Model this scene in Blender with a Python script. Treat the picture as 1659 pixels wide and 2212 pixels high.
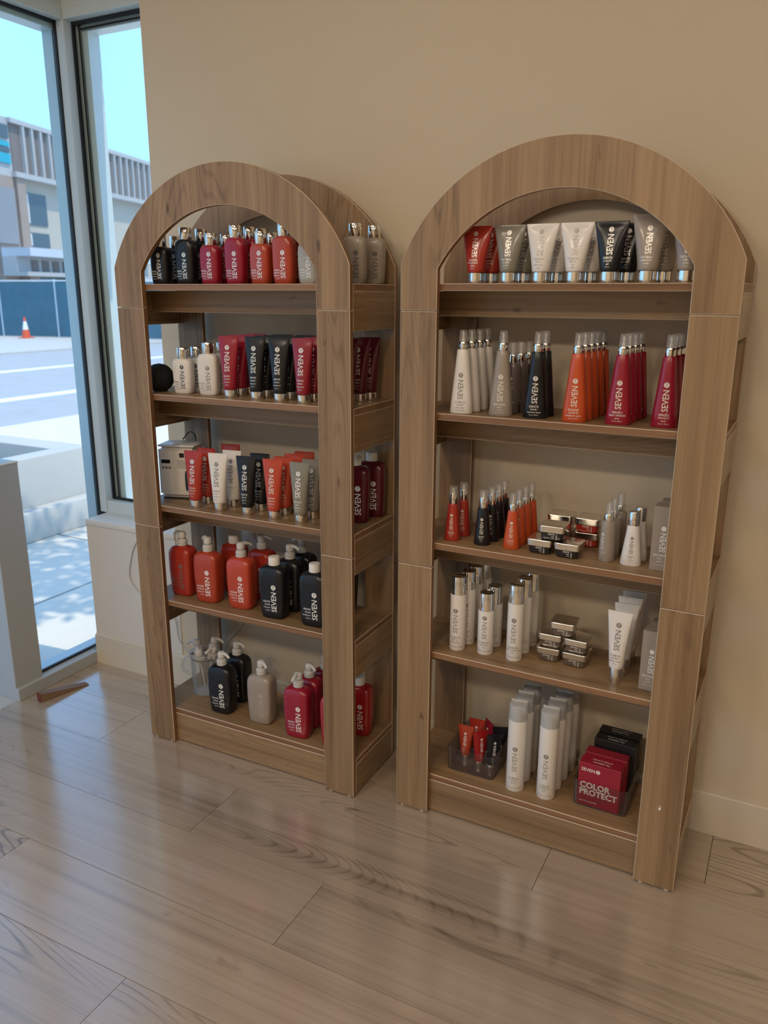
import bpy, bmesh, math, random
from mathutils import Vector, Matrix
random.seed(7)
S = bpy.context.scene
for o in list(bpy.data.objects): bpy.data.objects.remove(o)
COL = S.collection
PI = math.pi

# ------------------------------------------------------------------ camera
CAM_LOC = Vector((2.0311, -1.8675, 1.4677)); YAW, PITCH, ROLL, FPX = 0.476, -0.2657, 0.0035, 1730.886
cd = bpy.data.cameras.new('camera'); cam = bpy.data.objects.new('camera', cd); COL.objects.link(cam)
fwd = Vector((-math.sin(YAW)*math.cos(PITCH), math.cos(YAW)*math.cos(PITCH), math.sin(PITCH)))
rt0 = Vector((math.cos(YAW), math.sin(YAW), 0)); up0 = rt0.cross(fwd)
rt = math.cos(ROLL)*rt0 + math.sin(ROLL)*up0; up = -math.sin(ROLL)*rt0 + math.cos(ROLL)*up0
M = Matrix((rt, up, -fwd)).transposed().to_4x4(); M.translation = CAM_LOC
cam.matrix_world = M
cd.sensor_fit = 'VERTICAL'; cd.sensor_height = 24.0; cd.lens = FPX/2212*24.0
cd.clip_start = 0.02; cd.clip_end = 300
cd.dof.use_dof = True; cd.dof.focus_distance = 2.2; cd.dof.aperture_fstop = 3.0
S.camera = cam

# ------------------------------------------------------------------ view, world, sun, lamps
S.view_settings.view_transform = 'Standard'; S.view_settings.look = 'None'
S.view_settings.gamma = 1.0; S.view_settings.use_curve_mapping = False
S.view_settings.exposure = 0.0
w = bpy.data.worlds.new('sky'); S.world = w; w.use_nodes = True
nt = w.node_tree; nt.nodes.clear()
tc = nt.nodes.new('ShaderNodeTexCoord'); sx = nt.nodes.new('ShaderNodeSeparateXYZ'); rp = nt.nodes.new('ShaderNodeValToRGB')
bg = nt.nodes.new('ShaderNodeBackground'); wo = nt.nodes.new('ShaderNodeOutputWorld')
nt.links.new(tc.outputs['Generated'], sx.inputs[0]); nt.links.new(sx.outputs[2], rp.inputs[0])
rp.color_ramp.elements[0].position = 0.0; rp.color_ramp.elements[0].color = (.315, .61, 1.0, 1)
rp.color_ramp.elements[1].position = 0.9; rp.color_ramp.elements[1].color = (.29, .52, 1.0, 1)
bg.inputs[1].default_value = 1.9
nt.links.new(rp.outputs[0], bg.inputs[0]); nt.links.new(bg.outputs[0], wo.inputs[0])

sd = bpy.data.lights.new('sun', 'SUN'); so = bpy.data.objects.new('sun', sd); COL.objects.link(so)
sd.energy = 3.2; sd.angle = math.radians(0.6); sd.color = (1.0, .86, .68)
so.rotation_euler = Vector((-0.50, -0.045, -1.0)).to_track_quat('-Z', 'Y').to_euler()

def lamp(name, loc, size, power, color, rot=(0, 0, 0)):
    d = bpy.data.lights.new(name, 'AREA'); d.shape = 'DISK'; d.size = size; d.energy = power; d.color = color
    o = bpy.data.objects.new(name, d); COL.objects.link(o); o.location = loc; o.rotation_euler = rot
WARM = (1.0, .84, .655)
for i, (x, y, pw) in enumerate(((0.35, -1.9, 12), (1.6, -1.9, 9), (3.2, -1.9, 11), (0.35, -3.4, 28), (1.6, -3.4, 25), (3.2, -3.4, 23))):
    lamp('ceiling_lamp', (x, y, 2.97), 0.5, pw, WARM)

# ------------------------------------------------------------------ materials
def srgb(r, g, b):
    f = lambda c: (c/255/12.92) if c/255 <= .04045 else ((c/255+.055)/1.055)**2.4
    return (f(r), f(g), f(b))
MATS = {}
def mat(name, color=(.8, .8, .8), rough=.5, metal=0., coat=0., spec=.5, trans=0., ior=1.45, emit=None, bump=None, vary=0.):
    if name in MATS: return MATS[name]
    m = bpy.data.materials.new(name); m.use_nodes = True; n = m.node_tree; b = n.nodes['Principled BSDF']
    b.inputs['Base Color'].default_value = (*color, 1); b.inputs['Roughness'].default_value = rough
    b.inputs['Metallic'].default_value = metal; b.inputs['Coat Weight'].default_value = coat
    b.inputs['Coat Roughness'].default_value = .08
    b.inputs['Specular IOR Level'].default_value = spec; b.inputs['Transmission Weight'].default_value = trans
    b.inputs['IOR'].default_value = ior
    if emit: b.inputs['Emission Color'].default_value = (*emit[0], 1); b.inputs['Emission Strength'].default_value = emit[1]
    if bump or vary:
        t = n.nodes.new('ShaderNodeTexCoord'); nz = n.nodes.new('ShaderNodeTexNoise')
        nz.inputs['Scale'].default_value = bump[0] if bump else 4.; nz.inputs['Detail'].default_value = 4
        n.links.new(t.outputs['Object'], nz.inputs['Vector'])
        if bump:
            bp = n.nodes.new('ShaderNodeBump'); bp.inputs['Strength'].default_value = bump[1]; bp.inputs['Distance'].default_value = .002
            n.links.new(nz.outputs['Fac'], bp.inputs['Height']); n.links.new(bp.outputs['Normal'], b.inputs['Normal'])
        if vary:
            nz2 = n.nodes.new('ShaderNodeTexNoise'); nz2.inputs['Scale'].default_value = 3.; nz2.inputs['Detail'].default_value = 3
            n.links.new(t.outputs['Object'], nz2.inputs['Vector'])
            mx = n.nodes.new('ShaderNodeMix'); mx.data_type = 'RGBA'
            mx.inputs[6].default_value = (*[c*(1-vary) for c in color], 1); mx.inputs[7].default_value = (*[min(1, c*(1+vary)) for c in color], 1)
            n.links.new(nz2.outputs['Fac'], mx.inputs[0]); n.links.new(mx.outputs[2], b.inputs['Base Color'])
    MATS[name] = m; return m

def clear_mat(name, color, opacity, rough=.12, tint=(1, 1, 1)):
    """thin clear plastic or glass: transparent mixed with a shiny surface"""
    if name in MATS: return MATS[name]
    m = bpy.data.materials.new(name); m.use_nodes = True; n = m.node_tree
    b = n.nodes['Principled BSDF']; b.inputs['Base Color'].default_value = (*color, 1); b.inputs['Roughness'].default_value = rough
    tr = n.nodes.new('ShaderNodeBsdfTransparent'); tr.inputs[0].default_value = (*tint, 1)
    fr = n.nodes.new('ShaderNodeLayerWeight'); fr.inputs['Blend'].default_value = .25
    mr = n.nodes.new('ShaderNodeMapRange'); mr.inputs['To Min'].default_value = opacity; mr.inputs['To Max'].default_value = min(1, opacity+.55)
    n.links.new(fr.outputs['Fresnel'], mr.inputs['Value'])
    ms = n.nodes.new('ShaderNodeMixShader'); n.links.new(mr.outputs[0], ms.inputs[0])
    n.links.new(tr.outputs[0], ms.inputs[1]); n.links.new(b.outputs[0], ms.inputs[2])
    n.links.new(ms.outputs[0], n.nodes['Material Output'].inputs[0])
    MATS[name] = m; return m

def wood_mat(name, axis, dark, mid, light, rough=.42, fine=1.0, tone=.10, cath=.5, freq=1.0, gate0=.50, ringf=150., line=.25):
    """procedural oak; axis = grain direction (0,1,2) in object space"""
    m = bpy.data.materials.new(name); m.use_nodes = True; n = m.node_tree; b = n.nodes['Principled BSDF']
    L = n.links.new
    t = n.nodes.new('ShaderNodeTexCoord'); oi = n.nodes.new('ShaderNodeObjectInfo')
    mul = n.nodes.new('ShaderNodeMath'); mul.operation = 'MULTIPLY'; mul.inputs[1].default_value = 37.0; L(oi.outputs['Random'], mul.inputs[0])
    add = n.nodes.new('ShaderNodeVectorMath'); add.operation = 'ADD'; L(t.outputs['Object'], add.inputs[0]); L(mul.outputs[0], add.inputs[1])
    def mp(across, along):
        q = n.nodes.new('ShaderNodeMapping'); sc = [across]*3; sc[axis] = along
        q.inputs['Scale'].default_value = sc; L(add.outputs[0], q.inputs['Vector']); return q
    def noise(vec, detail, dist=0., rgh=.6):
        q = n.nodes.new('ShaderNodeTexNoise'); q.inputs['Scale'].default_value = 1.0; q.inputs['Detail'].default_value = detail
        q.inputs['Roughness'].default_value = rgh; q.inputs['Distortion'].default_value = dist; L(vec.outputs[0], q.inputs['Vector']); return q
    broad = noise(mp(16*freq, .8*freq), 3, .3)
    grain = noise(mp(260*fine*freq, 4.0*freq), 4, .0, .7)
    mid_n = noise(mp(75*freq, 1.5*freq), 4, .3)
    # cathedral rings: sine of a stretched, warped noise field
    ring = noise(mp(9*freq, 1.3*freq), 1, .0, .3)
    rm = n.nodes.new('ShaderNodeMath'); rm.operation = 'MULTIPLY'; rm.inputs[1].default_value = ringf; L(ring.outputs['Fac'], rm.inputs[0])
    rs = n.nodes.new('ShaderNodeMath'); rs.operation = 'SINE'; L(rm.outputs[0], rs.inputs[0])
    ra = n.nodes.new('ShaderNodeMapRange'); ra.inputs['From Min'].default_value = line; ra.inputs['From Max'].default_value = 1.; L(rs.outputs[0], ra.inputs['Value'])
    gate = n.nodes.new('ShaderNodeMapRange'); gate.inputs['From Min'].default_value = gate0; gate.inputs['From Max'].default_value = gate0+.14
    L(noise(mp(3.5*freq, .7*freq), 2).outputs['Fac'], gate.inputs['Value'])
    rg = n.nodes.new('ShaderNodeMath'); rg.operation = 'MULTIPLY'; L(ra.outputs[0], rg.inputs[0]); L(gate.outputs[0], rg.inputs[1])
    rg2 = n.nodes.new('ShaderNodeMath'); rg2.operation = 'MULTIPLY'; rg2.inputs[1].default_value = cath; L(rg.outputs[0], rg2.inputs[0])
    # weighted sum
    def madd(a, k, c=None):
        q = n.nodes.new('ShaderNodeMath'); q.operation = 'MULTIPLY_ADD'; q.inputs[1].default_value = k
        L(a, q.inputs[0])
        if c is None: q.inputs[2].default_value = 0.
        else: L(c, q.inputs[2])
        return q
    s1 = madd(broad.outputs['Fac'], .42); s2 = madd(mid_n.outputs['Fac'], .36, s1.outputs[0]); s3 = madd(grain.outputs['Fac'], .22, s2.outputs[0])
    s4 = madd(rg2.outputs[0], -.16, s3.outputs[0])
    kn = n.nodes.new('ShaderNodeMapRange'); kn.inputs['From Min'].default_value = .70; kn.inputs['From Max'].default_value = .80
    L(noise(mp(26*freq, 8*freq), 2, .2).outputs['Fac'], kn.inputs['Value'])
    s4 = madd(kn.outputs[0], -.22, s4.outputs[0])
    cr = n.nodes.new('ShaderNodeValToRGB'); e = cr.color_ramp.elements
    e[0].position = .28; e[0].color = (*dark, 1); e[1].position = .70; e[1].color = (*light, 1)
    x = e.new(.48); x.color = (*mid, 1)
    L(s4.outputs[0], cr.inputs[0])
    hs = n.nodes.new('ShaderNodeHueSaturation'); tv = n.nodes.new('ShaderNodeMapRange')
    tv.inputs['To Min'].default_value = 1-tone; tv.inputs['To Max'].default_value = 1+tone
    L(oi.outputs['Random'], tv.inputs['Value']); L(tv.outputs[0], hs.inputs['Value']); L(cr.outputs[0], hs.inputs['Color'])
    L(hs.outputs[0], b.inputs['Base Color'])
    rr = n.nodes.new('ShaderNodeMapRange'); rr.inputs['To Min'].default_value = rough+.08; rr.inputs['To Max'].default_value = rough-.06
    L(grain.outputs['Fac'], rr.inputs['Value']); L(rr.outputs[0], b.inputs['Roughness'])
    bp = n.nodes.new('ShaderNodeBump'); bp.inputs['Strength'].default_value = .12; bp.inputs['Distance'].default_value = .001
    L(s4.outputs[0], bp.inputs['Height']); L(bp.outputs['Normal'], b.inputs['Normal'])
    MATS[name] = m; return m

OD, OM, OL = (.112, .062, .027), (.262, .161, .079), (.398, .262, .142)
wood_z = wood_mat('oak_upright', 2, OD, OM, OL, cath=.55)
wood_x = wood_mat('oak_lengthwise', 0, OD, OM, OL, cath=.4)
wood_y = wood_mat('oak_sideways', 1, OD, OM, OL, rough=.15, cath=.3)
BD = [(c[0]*.86, c[1]*.70, c[2]*.66) for c in (OD, OM, OL)]
band_x = wood_mat('oak_edge_lengthwise', 0, *BD, rough=.36, cath=.0)
band_z = wood_mat('oak_edge_upright', 2, *BD, rough=.36, cath=.0)
pale_edge = mat('pale_panel_edge', (.66, .53, .39), .5)
floor_wood = wood_mat('floor_oak', 0, (.175, .130, .092), (.372, .290, .214), (.465, .378, .288), rough=.19, tone=.05, cath=1.5, freq=.6, gate0=.50, ringf=260., line=.45)
floor_wood.node_tree.nodes['Principled BSDF'].inputs['Specular IOR Level'].default_value = 1.0
floor_wood.node_tree.nodes['Principled BSDF'].inputs['Coat Weight'].default_value = 1.
floor_wood.node_tree.nodes['Principled BSDF'].inputs['IOR'].default_value = 1.62
floor_wood.node_tree.nodes['Principled BSDF'].inputs['Coat Roughness'].default_value = .16
floor_wood.node_tree.nodes['Principled BSDF'].inputs['Coat IOR'].default_value = 1.75
floor_gap = mat('floor_gap', (.09, .065, .045), .8)
wall_m = mat('beige_wall_paint', (.65, .555, .415), .75, bump=(220, .12), vary=.015)
white_wall_m = mat('white_wall_paint', (.70, .655, .585), .7, bump=(220, .1))
ceil_m = mat('ceiling_paint', (.75, .70, .62), .85)
base_m = mat('baseboard_paint', (.66, .595, .485), .45)
frame_m = mat('aluminium_frame', (.62, .70, .73), .26)
gasket_m = mat('black_gasket', (.012, .013, .017), .5)
grey_m = mat('grey_panel_paint', (.42, .445, .45), .5)
sill_m = mat('sill_paint', (.74, .70, .63), .45)
glass_m = clear_mat('window_glass', (.6, .7, .7), .02, .02, (.96, 1., 1.))
chrome = mat('chrome', (.86, .84, .80), .07, metal=1.)
chrome_soft = mat('brushed_chrome', (.80, .77, .72), .22, metal=1.)
clear_cap = clear_mat('clear_cap_plastic', (.66, .62, .58), .22, .12)
frost_cap = clear_mat('frosted_cap_plastic', (.80, .79, .77), .50, .35)
pump_m = clear_mat('pump_plastic', (.80, .77, .73), .72, .25)
acryl = clear_mat('acrylic_glass', (.75, .78, .80), .12, .04, (.97, .98, .98))
smoke = clear_mat('smoked_acrylic', (.30, .26, .25), .03, .06, (.945, .93, .925))
rubber = mat('black_rubber', (.012, .012, .013), .6)
wcap = mat('white_cap_plastic', (.80, .76, .70), .45)
speaker_m = mat('black_speaker_fabric', (.009, .009, .010), .85, bump=(900, .6))
COLORS = dict(
    black=(.012, .012, .014), crimson=(.305, .010, .030), crimson2=(.27, .012, .026), red=(.40, .034, .020), orange=(.56, .080, .020), coral=(.50, .062, .030),
    burgundy=(.105, .008, .016), taupe=(.33, .275, .225), olive=(.235, .215, .172), white=(.78, .735, .685), silver=(.40, .375, .33), scarlet=(.36, .016, .018),
    smoky=(.16, .125, .125), rust=(.42, .052, .024))
def body_mat(c):
    return mat('plastic_'+c, COLORS[c], .30 if c in ('white', 'taupe', 'silver') else .24, coat=.0 if c == 'black' else .2)
ink_silver = mat('silver_print', (.78, .74, .68), .30, metal=.35)
ink_white = mat('white_print', (.82, .80, .76), .45)
ink_dark = mat('dark_print', (.10, .095, .09), .4, metal=.2)
ink_grey = mat('grey_foil_print', (.30, .285, .27), .30, metal=.5)

# ------------------------------------------------------------------ object helpers
def link(name, mesh, parent=None, m=None):
    o = bpy.data.objects.new(name, mesh); COL.objects.link(o)
    if m is not None and not mesh.materials: mesh.materials.append(m)
    if parent is not None: o.parent = parent
    return o
def tag(o, label, cat, group=None, kind=None):
    o['label'] = label; o['category'] = cat
    if group: o['group'] = group
    if kind: o['kind'] = kind
    return o
def thing(name, label, cat, loc=(0, 0, 0), rz=0., group=None, parent_m=None):
    o = bpy.data.objects.new(name, None); COL.objects.link(o); o.empty_display_size = .05
    o.location = loc; o.rotation_euler = (0, 0, rz); return tag(o, label, cat, group)
def struct(name, mesh, m, parent=None, kind=True):
    o = link(name, mesh, parent, m)
    if parent is None: o['kind'] = 'structure'
    return o
def finish(bm, name, smooth=None, m=None):
    me = bpy.data.meshes.new(name); bmesh.ops.recalc_face_normals(bm, faces=bm.faces); bm.to_mesh(me); bm.free()
    if smooth is not None:
        me.shade_smooth(); me.set_sharp_from_angle(angle=math.radians(smooth))
    for k in (m if isinstance(m, (list, tuple)) else [m]) if m is not None else []: me.materials.append(k)
    return me
def bbox(bm, x0, x1, y0, y1, z0, z1):
    v = [bm.verts.new(p) for p in ((x0, y0, z0), (x1, y0, z0), (x1, y1, z0), (x0, y1, z0), (x0, y0, z1), (x1, y0, z1), (x1, y1, z1), (x0, y1, z1))]
    return [bm.faces.new([v[i] for i in f]) for f in ((3, 2, 1, 0), (4, 5, 6, 7), (0, 1, 5, 4), (1, 2, 6, 5), (2, 3, 7, 6), (3, 0, 4, 7))]
def box_mesh(name, x0, x1, y0, y1, z0, z1, bevel=0., seg=1, m=None):
    bm = bmesh.new(); bbox(bm, x0, x1, y0, y1, z0, z1)
    if bevel: bmesh.ops.bevel(bm, geom=bm.edges[:], offset=bevel, segments=seg, affect='EDGES', profile=.5)
    return finish(bm, name, 35 if bevel and seg > 1 else None, m)
def ring_pts(a, b, n, seg):
    out = []
    for i in range(seg):
        t = 2*PI*i/seg; c, s = math.cos(t), math.sin(t)
        out.append((a*math.copysign(abs(c)**(2/n), c), b*math.copysign(abs(s)**(2/n), s)))
    return out
def lathe(prof, seg=32, off=(0, 0), caps=(True, True), bm=None):
    """prof: list of (z, a, b, n) super-ellipse rings"""
    bm = bm or bmesh.new(); prev = None; first = None
    for (z, a, b, n) in prof:
        r = [bm.verts.new((x+off[0], y+off[1], z)) for x, y in ring_pts(max(a, 1e-5), max(b, 1e-5), n, seg)]
        if prev:
            for i in range(seg): bm.faces.new((prev[i], prev[(i+1) % seg], r[(i+1) % seg], r[i]))
        else: first = r
        prev = r
    if caps[0]: bm.faces.new(first[::-1])
    if caps[1]: bm.faces.new(prev)
    return bm
def circ(rows): return [(z, r, r, 2) for z, r in rows]
def tube_along(pts, r, seg=8, bm=None):
    bm = bm or bmesh.new(); pts = [Vector(p) for p in pts]; prev = None; nrm = None; first = None
    for i, p in enumerate(pts):
        d = (pts[min(i+1, len(pts)-1)]-pts[max(i-1, 0)]).normalized()
        if nrm is None: nrm = d.orthogonal().normalized()
        nrm = (nrm-d*nrm.dot(d)).normalized(); bi = d.cross(nrm)
        rr = r[i] if isinstance(r, (list, tuple)) else r
        ring = [bm.verts.new(p+rr*(math.cos(2*PI*k/seg)*nrm+math.sin(2*PI*k/seg)*bi)) for k in range(seg)]
        if prev:
            for k in range(seg): bm.faces.new((prev[k], prev[(k+1) % seg], ring[(k+1) % seg], ring[k]))
        else: first = ring
        prev = ring
    bm.faces.new(first[::-1]); bm.faces.new(prev); return bm
def spline(pts, n=8):
    P = [Vector(p) for p in pts]; out = []
    for i in range(len(P)-1):
        p0, p1, p2, p3 = P[max(i-1, 0)], P[i], P[i+1], P[min(i+2, len(P)-1)]
        for k in range(n):
            t = k/n; out.append(.5*((2*p1)+(p2-p0)*t+(2*p0-5*p1+4*p2-p3)*t*t+(3*p1-p0-3*p2+p3)*t**3))
    out.append(P[-1]); return out

# ------------------------------------------------------------------ lettering
_tc = {}
def text2d(s, size, bold=.0, align='LEFT'):
    key = (s, bold)
    if key not in _tc:
        cu = bpy.data.curves.new('t', 'FONT'); cu.body = s; cu.size = 1.; cu.resolution_u = 2; cu.offset = bold; cu.fill_mode = 'FRONT'
        o = bpy.data.objects.new('t', cu); COL.objects.link(o)
        dg = bpy.context.evaluated_depsgraph_get(); dg.update()
        me = bpy.data.meshes.new_from_object(o.evaluated_get(dg))
        V = [(v.co.x, v.co.y) for v in me.vertices]; F = [tuple(p.vertices) for p in me.polygons]
        bpy.data.objects.remove(o); bpy.data.curves.remove(cu); bpy.data.meshes.remove(me)
        x0 = min(v[0] for v in V); x1 = max(v[0] for v in V)
        _tc[key] = ([(v[0]-x0, v[1]) for v in V], F, x1-x0)
    V, F, w = _tc[key]
    d = {'LEFT': 0, 'CENTER': -w*size/2, 'RIGHT': -w*size}[align]
    return [(x*size+d, y*size) for x, y in V], F, w*size
def disc2d(cx, cy, r, seg=24):
    return [(cx+r*math.cos(2*PI*i/seg), cy+r*math.sin(2*PI*i/seg)) for i in range(seg)], [tuple(range(seg))]
def front_of(prof, x, z):
    for (p, q) in zip(prof, prof[1:]):
        if p[0] <= z <= q[0]:
            t = (z-p[0])/max(1e-9, q[0]-p[0]); a, b, n = [p[k]+(q[k]-p[k])*t for k in (1, 2, 3)]
            return -b*(max(0., 1-min(1., abs(x)/a)**n))**(1/n)
    return -prof[-1][2]
def wrap(name, shapes, prof, eps, m, cuts=.004, keep=.96):
    """shapes: list of (verts2d(x,z), faces); laid on the front of a body given by its rings"""
    bm = bmesh.new()
    for V, F in shapes:
        vs = [bm.verts.new((x, 0, z)) for x, z in V]
        for f in F:
            try: bm.faces.new([vs[i] for i in f])
            except ValueError: pass
    if cuts and prof:
        xs = [v.co.x for v in bm.verts]; x = math.ceil(min(xs)/cuts)*cuts
        while x < max(xs):
            bmesh.ops.bisect_plane(bm, geom=bm.verts[:]+bm.edges[:]+bm.faces[:], plane_co=(x, 0, 0), plane_no=(1, 0, 0)); x += cuts
    for v in bm.verts: v.co.y = (front_of(prof, v.co.x, v.co.z) if prof else 0.)-eps
    bm.normal_update()
    for f in bm.faces:
        if f.normal.y > 0: f.normal_flip()
    me = bpy.data.meshes.new(name); bm.to_mesh(me); bm.free(); me.materials.append(m); return me
def logo(x, z0, length, cap, bold=.012):
    """vertical SEVEN with dot and circled 7; x = centre line, z0 = foot, length of the word, cap = letter height"""
    sh = []; V, F, w = text2d('SEVEN', 1., bold); h = max(v[1] for v in V); r = length*.125
    sh.append(([(x+cap/2-ty/h*cap, z0+tx/w*length) for tx, ty in V], F)); z = z0+length+r*.45
    sh.append(disc2d(x, z, r*.11, 8)); z += r*.45+r
    sh.append(disc2d(x, z, r))
    V, F, w7 = text2d('7', r*1.75, .0, 'CENTER')
    n7 = [([(x+tx, z-r*.62+ty) for tx, ty in V], F)]
    return sh, n7
def sub(lines, x, z, sizes, gap, align='CENTER'):
    sh = []
    for s, sz in zip(lines, sizes):
        V, F, w = text2d(s, sz, .012, align); sh.append(([(x+a, z+b) for a, b in V], F)); z -= gap
    return sh

# ------------------------------------------------------------------ product prototypes (meshes are shared between copies)
PC = {}
def cached(key, fn):
    if key not in PC: PC[key] = fn()
    return PC[key]
def pump_parts(parent, z, ang, extra=None):
    col = cached('pump_collar', lambda: finish(lathe(circ([(0, .0165), (.004, .0168), (.0045, .0158), (.009, .0160), (.0095, .0168), (.014, .0168), (.0145, .0155), (.019, .0150), (.0195, .0135), (.021, .013)]), 24), 'pump_collar', 40, pump_m))
    def head():
        bm = lathe(circ([(.021, .0075), (.025, .0075), (.0255, .0125), (.036, .0128), (.041, .0122), (.044, .0098), (.045, .004)]), 24)
        tube_along(spline([(0, 0, .0385), (.014, 0, .0405), (.026, 0, .0385), (.037, 0, .031)], 5), [.0062]*5+[.0056]*5+[.0048]*5+[.0042], 10, bm)
        return finish(bm, 'pump_head', 45, pump_m)
    h = cached('pump_head', head)
    c = link('pump_collar', col, parent); c.location.z = z
    q = link('pump_head', h, parent); q.location.z = z; q.rotation_euler.z = ang
def num_parts(t, key, sh, n7, prof, ink, bodym, eps=.00025):
    a = cached(('let',)+key, lambda: wrap('lettering', sh, prof, eps, ink))
    b = cached(('num',)+key, lambda: wrap('numeral', n7, prof, eps*2.2, bodym))
    l = link('lettering', a, t); link('numeral', b, l)

def liter(t, color, words, top='pump', ang=0., ink=None):
    B = body_mat(color); a, b = .044, .031
    prof = [(0, a*.80, b*.80, 4), (.003, a*.87, b*.88, 4), (.012, a*.905, b*.93, 4.2), (.05, a*.96, b*.98, 4.4), (.09, a, b, 4.6), (.125, a*1.0, b*.99, 4.8), (.141, a*.99, b*.965, 4.8),
            (.150, a*.96, b*.91, 4.6), (.156, a*.905, b*.83, 4.2), (.1605, a*.81, b*.74, 3.6), (.1635, a*.66, b*.64, 2.8), (.165, a*.48, b*.56, 2.2), (.1655, .0165, .0165, 2), (.168, .0165, .0165, 2)]
    link('body', cached(('liter', color), lambda: finish(lathe(prof, 48), 'liter_body', 50, B)), t)
    sh, n7 = logo(.0125, .024, .064, .0175)
    sh += sub(words, -.0005, .0535, (.0080, .0066, .0064, .0046), .0092, 'RIGHT')
    num_parts(t, ('liter', color)+tuple(words), sh, n7, prof, ink or ink_white, B)
    if top == 'pump': pump_parts(t, .168, ang)
    elif top == 'cap':
        link('cap', cached('liter_cap', lambda: finish(lathe(circ([(.167, .0172), (.1675, .0178), (.190, .0172), (.1925, .0160), (.193, .013)]), 28), 'liter_cap', 40, wcap)), t)
def flask(t, color, words, tall, ink=None):
    B = body_mat(color); k = 1.17 if tall else 1.0; a, b = (.0325, .0205) if tall else (.0320, .0205)
    H = .104*k
    prof = [(0, a*.78, b*.80, 3.6), (.003, a*.87, b*.9, 3.6), (.02, a*.94, b*.97, 3.6), (H*.5, a, b, 3.6), (H*.80, a*1.0, b, 3.6), (H*.90, a*.97, b*.97, 3.4), (H*.955, a*.90, b*.90, 3), (H*.985, a*.76, b*.86, 2.6), (H, a*.56, b*.82, 2.2)]
    link('body', cached(('flask', color, tall), lambda: finish(lathe(prof, 40), 'flask_body', 50, B)), t)
    r = .0170
    link('cap', cached(('flask_cap', tall), lambda: finish(lathe(circ([(H+.0002, r), (H+.0008, r+.0003), (H+.031, r+.0003), (H+.0328, r-.0008)]), 28), 'flask_cap', 40, chrome)), t)
    sh, n7 = logo(.0065, .014, .053, .0145)
    sh += sub(words, -.0035, .033, (.0062, .0054, .0050, .0036), .0066, 'RIGHT')
    num_parts(t, ('flask', color, tall)+tuple(words), sh, n7, prof, ink or ink_silver, B)
def squeeze(t, color, words, kind='L', ink=None):
    """tube standing on its cap"""
    B = body_mat(color)
    if kind == 'L': cr, ch, H, a0, a1 = .0190, .0225, .177, .0205, .0325
    elif kind == 'R': cr, ch, H, a0, a1 = .0200, .0250, .134, .0215, .0385
    elif kind == 'RT': cr, ch, H, a0, a1 = .0205, .0260, .146, .0220, .0400
    elif kind == 'W': cr, ch, H, a0, a1 = .0150, .0430, .195, .0185, .0310
    else: cr, ch, H, a0, a1 = .0120, .0160, .111, .0145, .0255
    z0 = ch+.0006; hh = H-z0; prof = [(z0, a0*.92, a0*.92, 2), (z0+.002, a0, a0*.97, 2)]
    for i in range(1, 11):
        f = i/10.5; prof.append((z0+hh*.955*f, a0+(a1-a0)*f**1.25, a0*.97*(1-f)**.62+.0012, 2+f*.8))
    prof += [(z0+hh*.957, a1, .0013, 3), (H-.0004, a1, .0011, 3)]
    link('body', cached(('sq', kind, color), lambda: finish(lathe(prof, 36), 'tube_body', 60, B)), t)
    cp = [(0, cr*.97), (.0012, cr), (ch*.30, cr), (ch*.305, cr*.985), (ch*.325, cr*.985), (ch*.33, cr), (ch-.0008, cr*1.0), (ch, cr*.97)] if kind != 'W' else [(0, cr*.93), (.0015, cr*.95), (ch-.001, cr*1.03), (ch, cr*1.0)]
    link('cap', cached(('sqcap', kind), lambda: finish(lathe(circ(cp), 32), 'tube_cap', 35, chrome_soft if kind == 'W' else chrome)), t)
    if kind == 'L': zl, ln, cap_, zs, sz, g = .075, .0555, .0155, .060, .0068, .0080
    elif kind in ('R', 'RT'): zl, ln, cap_, zs, sz, g = .0610, .0440, .0135, .0520, .0068, .0062
    elif kind == 'W': zl, ln, cap_, zs, sz, g = .0940, .0535, .0135, .0780, .0074, .0070
    else: zl, ln, cap_, zs, sz, g = .0480, .0310, .0085, .0400, .0046, .0055
    sh, n7 = logo(-.002 if kind == 'L' else 0., zl, ln, cap_); sh += sub(words, -.002, zs, (sz, sz*.8, sz*.75, sz*.55), g)
    num_parts(t, ('sq', kind, color)+tuple(words), sh, n7, prof, ink or ink_silver, B, .0004)
def clearcap(t, z0, z1, r0, r1, key, nozzle=True):
    link('clear_cap', cached(('cc',)+key, lambda: finish(lathe(circ([(z0, r0), (z1-.002, r1), (z1-.0005, r1-.0008), (z1, r1-.002)]), 24, caps=(False, True)), 'clear_cap', 40, clear_cap)), t)
    if nozzle:
        link('nozzle', cached(('nz',)+key, lambda: finish(lathe(circ([(z0, r1*.55), (z0+(z1-z0)*.30, r1*.5), (z0+(z1-z0)*.32, r1*.32), (z1-.006, r1*.30)]), 14), 'nozzle', 40, pump_m)), t)
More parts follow.
